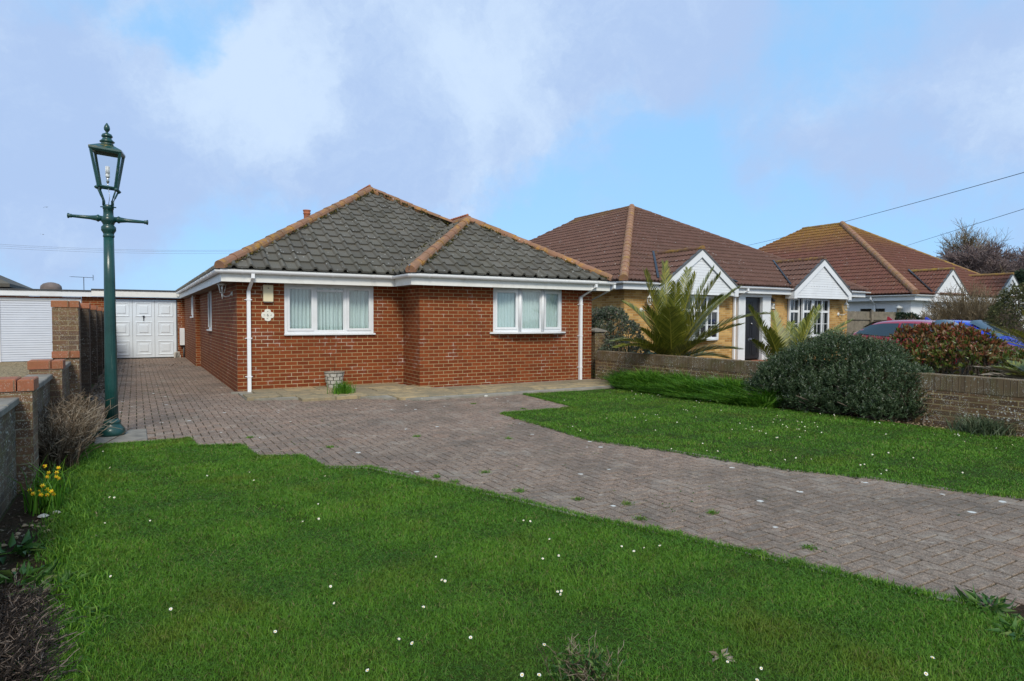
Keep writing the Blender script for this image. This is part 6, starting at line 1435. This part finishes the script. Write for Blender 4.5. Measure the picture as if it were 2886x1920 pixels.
P = np.array([tuple(W(random.uniform(-2.55, -1.9), random.uniform(-10, -6.6), .004)) for _ in range(420)]); q = leafset(P, rng.normal(size=P.shape)*np.array([1, 1, .25]), .018+.02*rng.random(len(P)), .014); raw('leaf_litter', q[0], q[1], 'dry_stems', q[2], 'dead leaves and chips littering the soil of the left bed', 'leaf litter', None, 'stuff')
P = np.array([tuple(W(random.choice([-2.42, -2.38])+abs(random.gauss(0, .10)), random.uniform(-3.2, 12.8), .006)) for _ in range(1200)]); q = leafset(P, rng.normal(size=P.shape)*np.array([1, 1, .3]), .03+.03*rng.random(len(P)), .022); raw('leaf_litter', q[0], q[1], 'dry_stems', q[2], 'dead leaves gathered along the foot of the tall garden wall', 'leaf litter', None, 'stuff')
P = np.array([tuple(W(random.uniform(-2.2, -.3), random.gauss(8.6, .8), .008)) for _ in range(60)]); q = leafset(P, rng.normal(size=P.shape)*np.array([1, 1, .3]), .05, .03); raw('leaf_litter', q[0], q[1], 'bark', q[2], 'scattered dark leaves on the drive in front of the garage door', 'leaf litter', None, 'stuff')
# --- stone planter with a bare twig
pc = W(1.80, -.27, .06); o = wthing('stone_planter', 'tapered pale stone block planter with a bare twig against the red wall', 'planter', tuple(pc)); mb = MB(); PX, PY, PZ = pc; rows = 4
for r_ in range(rows):
    z0, z1 = PZ+.30*r_/rows+.004, PZ+.30*(r_+1)/rows-.004; R0, R1 = .145+.055*r_/rows, .145+.055*(r_+1)/rows; nb = 9
    for i in range(nb):
        a0 = 2*pi*(i+(.5 if r_ % 2 else 0))/nb+.035; a1 = 2*pi*(i+1+(.5 if r_ % 2 else 0))/nb-.035; vs = []
        for (R_, z_, ins) in ((R0-.03, z0, 0), (R0, z0+.006, .01), (R1+.004, z1-.006, .01), (R1-.03, z1, 0)):
            for a in (a0+ins, (a0+a1)/2, a1-ins): vs.append((PX+R_*cos(a), PY+R_*sin(a), z_))
        mb.add(vs, [(j*3+c, j*3+c+1, j*3+c+4, j*3+c+3) for j in range(3) for c in range(2)])
mb.build('blocks', 'stone_white', o); mb = MB(); mb.lathe([(.13, 0), (.18, .295), (.205, .30), (.207, .325), (.17, .328), (.165, .29), (.01, .29)], tuple(pc), 20); mb.build('pot', 'concrete_coping', o)
mb = MB(); mb.tube([(PX, PY, PZ+.28), (PX+.01, PY, PZ+.5), (PX-.005, PY, PZ+.66)], [.004, .003, .002], 5); mb.tube([(PX+.09, PY, PZ+.28), (PX+.10, PY, PZ+.42)], .002, 4); mb.build('twig', 'dry_stems', o)
# --- palms
def frond(parent, P0, tip, n=46, ll=.36, m='palm', droop=.25, w=.021, bend=None):
    P0 = np.array(P0, float); T = np.array(tip, float); L_ = np.linalg.norm(T-P0); ctrl = P0+(T-P0)*.45+np.array([0, 0, droop*L_]) if bend is None else P0+(T-P0)*.5+np.array(bend)
    t_ = np.linspace(0, 1, 22); C_ = ((1-t_)**2)[:, None]*P0+(2*t_*(1-t_))[:, None]*ctrl+(t_**2)[:, None]*T
    parts = [segset(C_[:-1], C_[1:], np.linspace(.022, .006, 21), np.linspace(.021, .005, 21), np.full(21, .86))]
    s_ = np.linspace(.14, .995, n); i = np.clip((s_*21).astype(int), 0, 20); Pb = C_[i]+(C_[i+1]-C_[i])*((s_*21-i))[:, None]; Td = unit(C_[i+1]-C_[i])
    side = unit(np.cross(Td, np.array([[0, 0, 1.]]))); upv = np.cross(side, Td); prof = np.clip(np.minimum(.45+s_*2.2, 1.0)*np.sqrt(np.clip(1.06-s_, 0, 1)*1.6), .12, 1)*ll
    for sg in (1, -1):
        fw = .80+.70*s_[:, None]**2; D = unit(side*sg+Td*fw+upv*.32+rng.normal(size=side.shape)*.06); N = unit(np.cross(D, Td)); Wv = np.cross(N, D); L2 = prof*(.85+.3*rng.random(n)); b = Pb; mid = b+D*L2[:, None]*.55; e = b+D*L2[:, None]+np.array([[0, 0, -1.]])*(L2*.07)[:, None]; hw = w/2
        wv_ = unit(np.cross(D, np.cross(Td, D)+1e-6)); V = np.stack([b+wv_*hw*.5, b-wv_*hw*.5, mid+wv_*hw, mid-wv_*hw, e], 1).reshape(-1, 3); q = np.arange(n)[:, None]*5
        F_ = np.concatenate([np.concatenate([q, q+1, q+3], 1), np.concatenate([q, q+3, q+2], 1), np.concatenate([q+2, q+3, q+4], 1)], 1).reshape(-1, 3); parts.append((V, F_, np.repeat(np.clip(rng.random(n)*.8+.05, 0, 1), 3)))
    return part(parent, 'frond', parts, m)
def palm(label, base, tips, py_=None, ll=.36, trunk=.35, extra=0, R_=1.3, H_=1.2, n=44, dead=2):
    o = wthing('palm', label, 'palm', (base[0], base[1], 0)); c = np.array([base[0], base[1], trunk]); mb = MB(); mb.lathe([(.17, 0), (.19, trunk*.5), (.15, trunk), (.06, trunk+.15)], (base[0], base[1], 0), 12); mb.build('trunk', 'bark', o)
    for (px, py, dy, dr_) in tips:
        T = at(px, py, base[1]+dy); frond(o, c+rng.normal(size=3)*.03, tuple(T), n, ll, 'palm', dr_)
    for _ in range(extra):
        a = random.random()*2*pi; e_ = random.uniform(.15, 1.0); frond(o, c, (c[0]+R_*cos(a)*(1.2-e_*.5), c[1]+R_*sin(a)*(1.2-e_*.5), c[2]+H_*e_), n, ll, 'palm', .25)
    for _ in range(dead):
        a = random.random()*2*pi; frond(o, c, (c[0]+.8*cos(a), c[1]+.8*sin(a), .15), 26, .25, 'palm_dead', .15)
pb = at(1893, 990, 14.4); 
palm('big spreading palm in front of the yellow bungalow left gable', (pb.x, pb.y), [(1818, 765, -.3, .0), (1872, 742, .2, .02), (1905, 800, -.9, .02), (1960, 775, -.4, .10), (2012, 755, .0, .10), (2030, 775, -.6, .16), (2085, 810, -.2, .2), (2060, 830, .5, .15), (2178, 885, -.5, .28), (2090, 915, -.9, .18), (2085, 985, -.5, .2), (2050, 1010, .3, .2),
      (1822, 870, -.5, .12), (1808, 930, -.3, .15), (1820, 985, -.6, .2), (1850, 900, .6, .05), (1925, 880, 1.0, .05), (1990, 900, 1.0, .12), (1860, 820, .8, .02), (1990, 960, -.9, .15), (1830, 1000, .4, .1), (1940, 760, .7, .05)], ll=.44, trunk=.45, n=72, dead=3, extra=5, R_=1.5, H_=1.7)
pb = at(2215, 1010, 13.0)
palm('smaller palm half hidden behind the rosemary, in front of the bow window', (pb.x, pb.y), [(2110, 865, -.2, .1), (2135, 905, .3, .1), (2180, 880, .4, .04), (2165, 930, -.4, .1), (2295, 868, -.3, .06), (2312, 865, .3, .08), (2270, 905, .5, .05), (2400, 905, -.1, .16), (2385, 925, .5, .15), (2120, 960, -.4, .15), (2230, 910, .8, .02)], ll=.36, trunk=.3, n=60, dead=1, extra=2, R_=.9, H_=.9)
pb = at(2960, 1010, 15.5)
palm('palm reaching in from the right edge behind the blue car', (pb.x, pb.y), [(2735, 930, -.3, .2), (2760, 960, -.6, .18), (2790, 915, .2, .12), (2810, 985, -.5, .2), (2880, 880, .2, .05), (2850, 930, -.3, .1), (3050, 880, 0, .1), (3080, 960, .3, .15)], ll=.36, trunk=.5, n=44, dead=0)
o = wthing('palm', 'low palm with a bleached dead frond lying over the right boundary wall', 'palm', (7.5, 8.9, 0)); c = (7.35, 8.85, .62)
for px, py, dy, m_ in ((2745, 1035, .4, 'palm_dead'), (2775, 1058, .1, 'palm_dead'), (2800, 1035, .3, 'palm'), (2840, 1020, .5, 'palm'), (2850, 1058, .0, 'palm'), (2890, 1020, .2, 'palm'), (3020, 1000, .2, 'palm')): frond(o, c, tuple(at(px, py, 8.9+dy)), 34, .22, m_, .10)
MB().lathe([(.13, 0), (.14, .3), (.10, .6)], (7.4, 8.9, 0), 12).build('trunk', 'bark', o)
# --- bare trees and shrubs in the distance
def tree_segs(P, H, r0, levels, spread, kids, up_=.5, first=.35):
    A_, B_, Ra, Rb = [], [], [], []
    def rec(p, d, L_, r, lev):
        n = 3 if lev > 0 else 2; 
        for s_ in range(n):
            q = p+unit(d)*L_/n; A_.append(p); B_.append(q); Ra.append(r*(1-.25*s_/n)); Rb.append(r*(1-.25*(s_+1)/n)); p = q; d = unit(d)+np.random.RandomState(random.randrange(1 << 30)).normal(size=3)*.10
            if lev < levels and (s_ > 0 or lev > 0):
                for _ in range(kids if lev else max(2, kids-1)):
                    e = unit(d)+rng.normal(size=3)*spread; e[2] = e[2]*.7+up_; rec(p, e, L_*random.uniform(.45, .72), r*.55, lev+1)
    rec(np.array(P, float), np.array([random.gauss(0, .08), random.gauss(0, .08), 1.]), H*first, r0, 0)
    return np.array(A_), np.array(B_), np.array(Ra), np.array(Rb)
def bare_tree(px, d_, top_py, label, m='twigs_purple', levels=4, kids=3, spread=.55, r0=.12, up_=.5, minr=.012, first=.42):
    P = at(px, 920, d_); H = at(px, top_py, d_).z; o = wthing('bare_tree', label, 'tree', (P.x, P.y, 0), 'bare trees beyond the houses'); A_, B_, Ra, Rb = tree_segs((P.x, P.y, 0), H, r0, levels, spread, kids, up_, first)
    zmax = B_[:, 2].max(); s_ = H/zmax; Z = lambda q: np.stack([P.x+(q[:, 0]-P.x)*s_, P.y+(q[:, 1]-P.y)*s_, q[:, 2]*s_], 1); A_, B_ = Z(A_), Z(B_); big = Ra > r0*.5
    part(o, 'trunk', [segset(A_[big], B_[big], Ra[big], Rb[big])], 'bark_pale' if m == 'twigs_brown' else 'bark'); sm = ~big; part(o, 'crown', [segset(A_[sm], B_[sm], np.maximum(Ra[sm], minr), np.maximum(Rb[sm]*.8, minr*.7))], m); return o
nm = ['leftmost', 'second from the left', 'third from the left', 'fourth from the left', 'fifth from the left', 'sixth from the left', 'seventh from the left', 'eighth from the left', 'rightmost']
rows_ = ((2600, 735, 62), (2640, 715, 58), (2680, 688, 60), (2722, 676, 57), (2765, 672, 60), (2800, 672, 56), (2835, 680, 60), (2870, 690, 58), (2915, 690, 57)); protos = []
for i, (px, py, d_) in enumerate(rows_):
    lab = 'purple brown leafless tree, '+nm[i]+' of the low row beyond the roofs'
    if i in (0, 4, 8):
        protos.append((bare_tree(px, d_, py, lab, 'twigs_purple', 4, 4, .80, .14, .40, .020, .40), at(px, py, d_).z)); continue
    pr_, hz_ = protos[-1]; c_ = copy_tree(pr_); P = at(px, 920, d_); s_ = at(px, py, d_).z/hz_; c_.location = (P.x, P.y, 0); c_.scale = (s_, s_, s_); c_.rotation_euler.z = 1.9*i; c_['label'] = lab
bare_tree(2702, 66, 622, 'tall sparse leafless tree above the purple thicket, left of two', 'twigs_brown', 4, 3, .62, .16, .6, .013, .30); bare_tree(2790, 66, 612, 'tall sparse leafless tree above the purple thicket, right of two', 'twigs_brown', 4, 3, .62, .16, .6, .013, .30)
bare_tree(2828, 40, 742, 'thin pale trunked leafless tree rising behind the mossy right gable', 'twigs_brown', 3, 3, .5, .07, .6, .008)
def twig_bush(px, d_, top, hw, label, m='twigs_brown', n=1500, minr=.006):
    P = at(px, 920, d_); H = at(px, top, d_).z; Wd = hw/F_PX*d_; o = wthing('bare_shrub', label, 'shrub', (P.x, P.y, 0)); A_, B_ = [], []
    for _ in range(n):
        a = random.random()*2*pi; rr = random.random()**.5; tx, ty = Wd*rr*cos(a), Wd*.8*rr*sin(a); tz = H*math.sqrt(max(.05, 1-rr*rr))*random.uniform(.55, 1.0); p = np.array([P.x+tx*.15, P.y+ty*.15, tz*.1]); q = np.array([P.x+tx*.55, P.y+ty*.55, tz*.6]); e = np.array([P.x+tx, P.y+ty, tz])+rng.normal(size=3)*.05
        A_ += [p, q]; B_ += [q, e]
        for _ in range(4): g_ = q+(e-q)*random.random(); A_.append(g_); B_.append(g_+unit(e-q+rng.normal(size=3)*.55)*random.uniform(.15, .4))
    part(o, 'twigs', [segset(A_, B_, minr, minr*.6)], m)
    return o
twig_bush(2735, 23.5, 792, 165, 'large domed leafless brown shrub in front of the white bungalow gables', n=1700, minr=.007); twig_bush(2610, 22.5, 872, 70, 'low twiggy brown shrub against the white wall corner', n=500)
def far_bush(name, label, blobs_, d_, n, ll, lw, m, k_=4):
    lumps = []
    for px, py, r_ in blobs_: P = at(px, py, d_+random.uniform(-.4, .4)); lumps.append((P.x, P.y, P.z, r_, r_, r_))
    return leafy(name, label, 'bush', lumps, n, ll, lw, m, (lumps[0][0], lumps[0][1], 0), k_, .4, .4)
far_bush('evergreen_bush', 'small dark evergreen bush beside the fence post behind the red car', [(2565, 905, .28), (2590, 920, .30), (2540, 898, .2), (2620, 930, .3)], 23, 700, .07, .04, 'conifer')
far_bush('hedge_bush', 'olive green bush at the right edge beyond the blue car', [(2800, 950, .6), (2850, 905, .7), (2880, 860, .7), (2900, 930, .8), (2830, 880, .4), (2760, 975, .5), (2720, 960, .4), (2680, 965, .4), (2640, 960, .35)], 21.0, 4200, .07, .03, 'olive')
def conifer(px, d_, top, w_, label):
    P = at(px, 920, d_); H = at(px, top, d_).z; o = wthing('conifer_tree', label, 'tree', (P.x, P.y, 0)); MB().tube([(P.x, P.y, 0), (P.x, P.y, H*.97)], [.16, .02], 8).build('trunk', 'bark', o); Pp, Dd = [], []; A_, B_ = [], []
    for i in range(130):
        z_ = H*(.08+.92*i/130); a = random.random()*2*pi; R_ = w_*(1-z_/H)**.7*random.uniform(.7, 1.15)+.1; d = np.array([cos(a), sin(a), .15]); A_.append((P.x, P.y, z_)); B_.append((P.x+d[0]*R_, P.y+d[1]*R_, z_+.15*R_))
        for j in range(26):
            t_ = random.random(); q = np.array([P.x, P.y, z_])+d*R_*t_; Pp.append(q+rng.normal(size=3)*.07); Dd.append(d*.6+rng.normal(size=3)*.6+np.array([0, 0, .15]))
    part(o, 'branches', [segset(A_, B_, .02, .006)], 'bark'); part(o, 'foliage', [leafset(np.array(Pp), np.array(Dd), .20, .07)], 'conifer')
conifer(2935, 31, 655, 1.3, 'dark green conifer cut off by the right edge of the frame')
conifer(2868, 36, 770, 1.3, 'smaller dark conifer behind the mossy right gable')
# --- moss clumps along the hips and valley of the bungalow roof
Pm, Dm = [], []
def mossline(a, b, n, spread, off):
    a = Vector(a); b = Vector(b)
    for _ in range(n):
        t_ = random.random(); 
        if sin(t_*23+a.x)+sin(t_*61) < -.2: continue
        p = a.lerp(b, t_)+Vector((random.gauss(0, spread)+off[0], random.gauss(0, spread)+off[1], 0)); Pm.append(tuple(W(p.x, p.y, p.z+off[2])))
mossline((e0, vf, EZ), APX, 700, .03, (.14, -.05, .045)); mossline((e1, vb, EZ), BAX, 600, .03, (-.14, -.05, .045)); mossline((ub0, vb, EZ), BAX, 500, .03, (.14, -.05, .045)); mossline((ub0, vf, EZ), BM, 900, .035, (-.03, 0, .05)); mossline((um+.1, vf+ha-.1, za), BM, 500, .03, (-.12, -.08, .04))
Pm = np.array(Pm); q = leafset(Pm, rng.normal(size=Pm.shape)+np.array([0, 0, 1.2]), .035, .035); V = q[0]-0
inv = H1.matrix_basis.inverted() if False else Matrix.Rotation(-TH, 4, 'Z') @ Matrix.Translation(-W(0, 0, 0))
Mi = np.array(inv); V = V@Mi[:3, :3].T+Mi[:3, 3]
leafmat('moss', [(0, (.02, .022, .008)), (.6, (.06, .062, .015)), (1, (.17, .13, .02))], .95, 0)
roofobj = [c_ for c_ in col.objects if c_.parent == H1 and c_.name.startswith('roof')][0]
raw('moss', V, q[1], 'moss', q[2], parent=roofobj, kind='stuff')
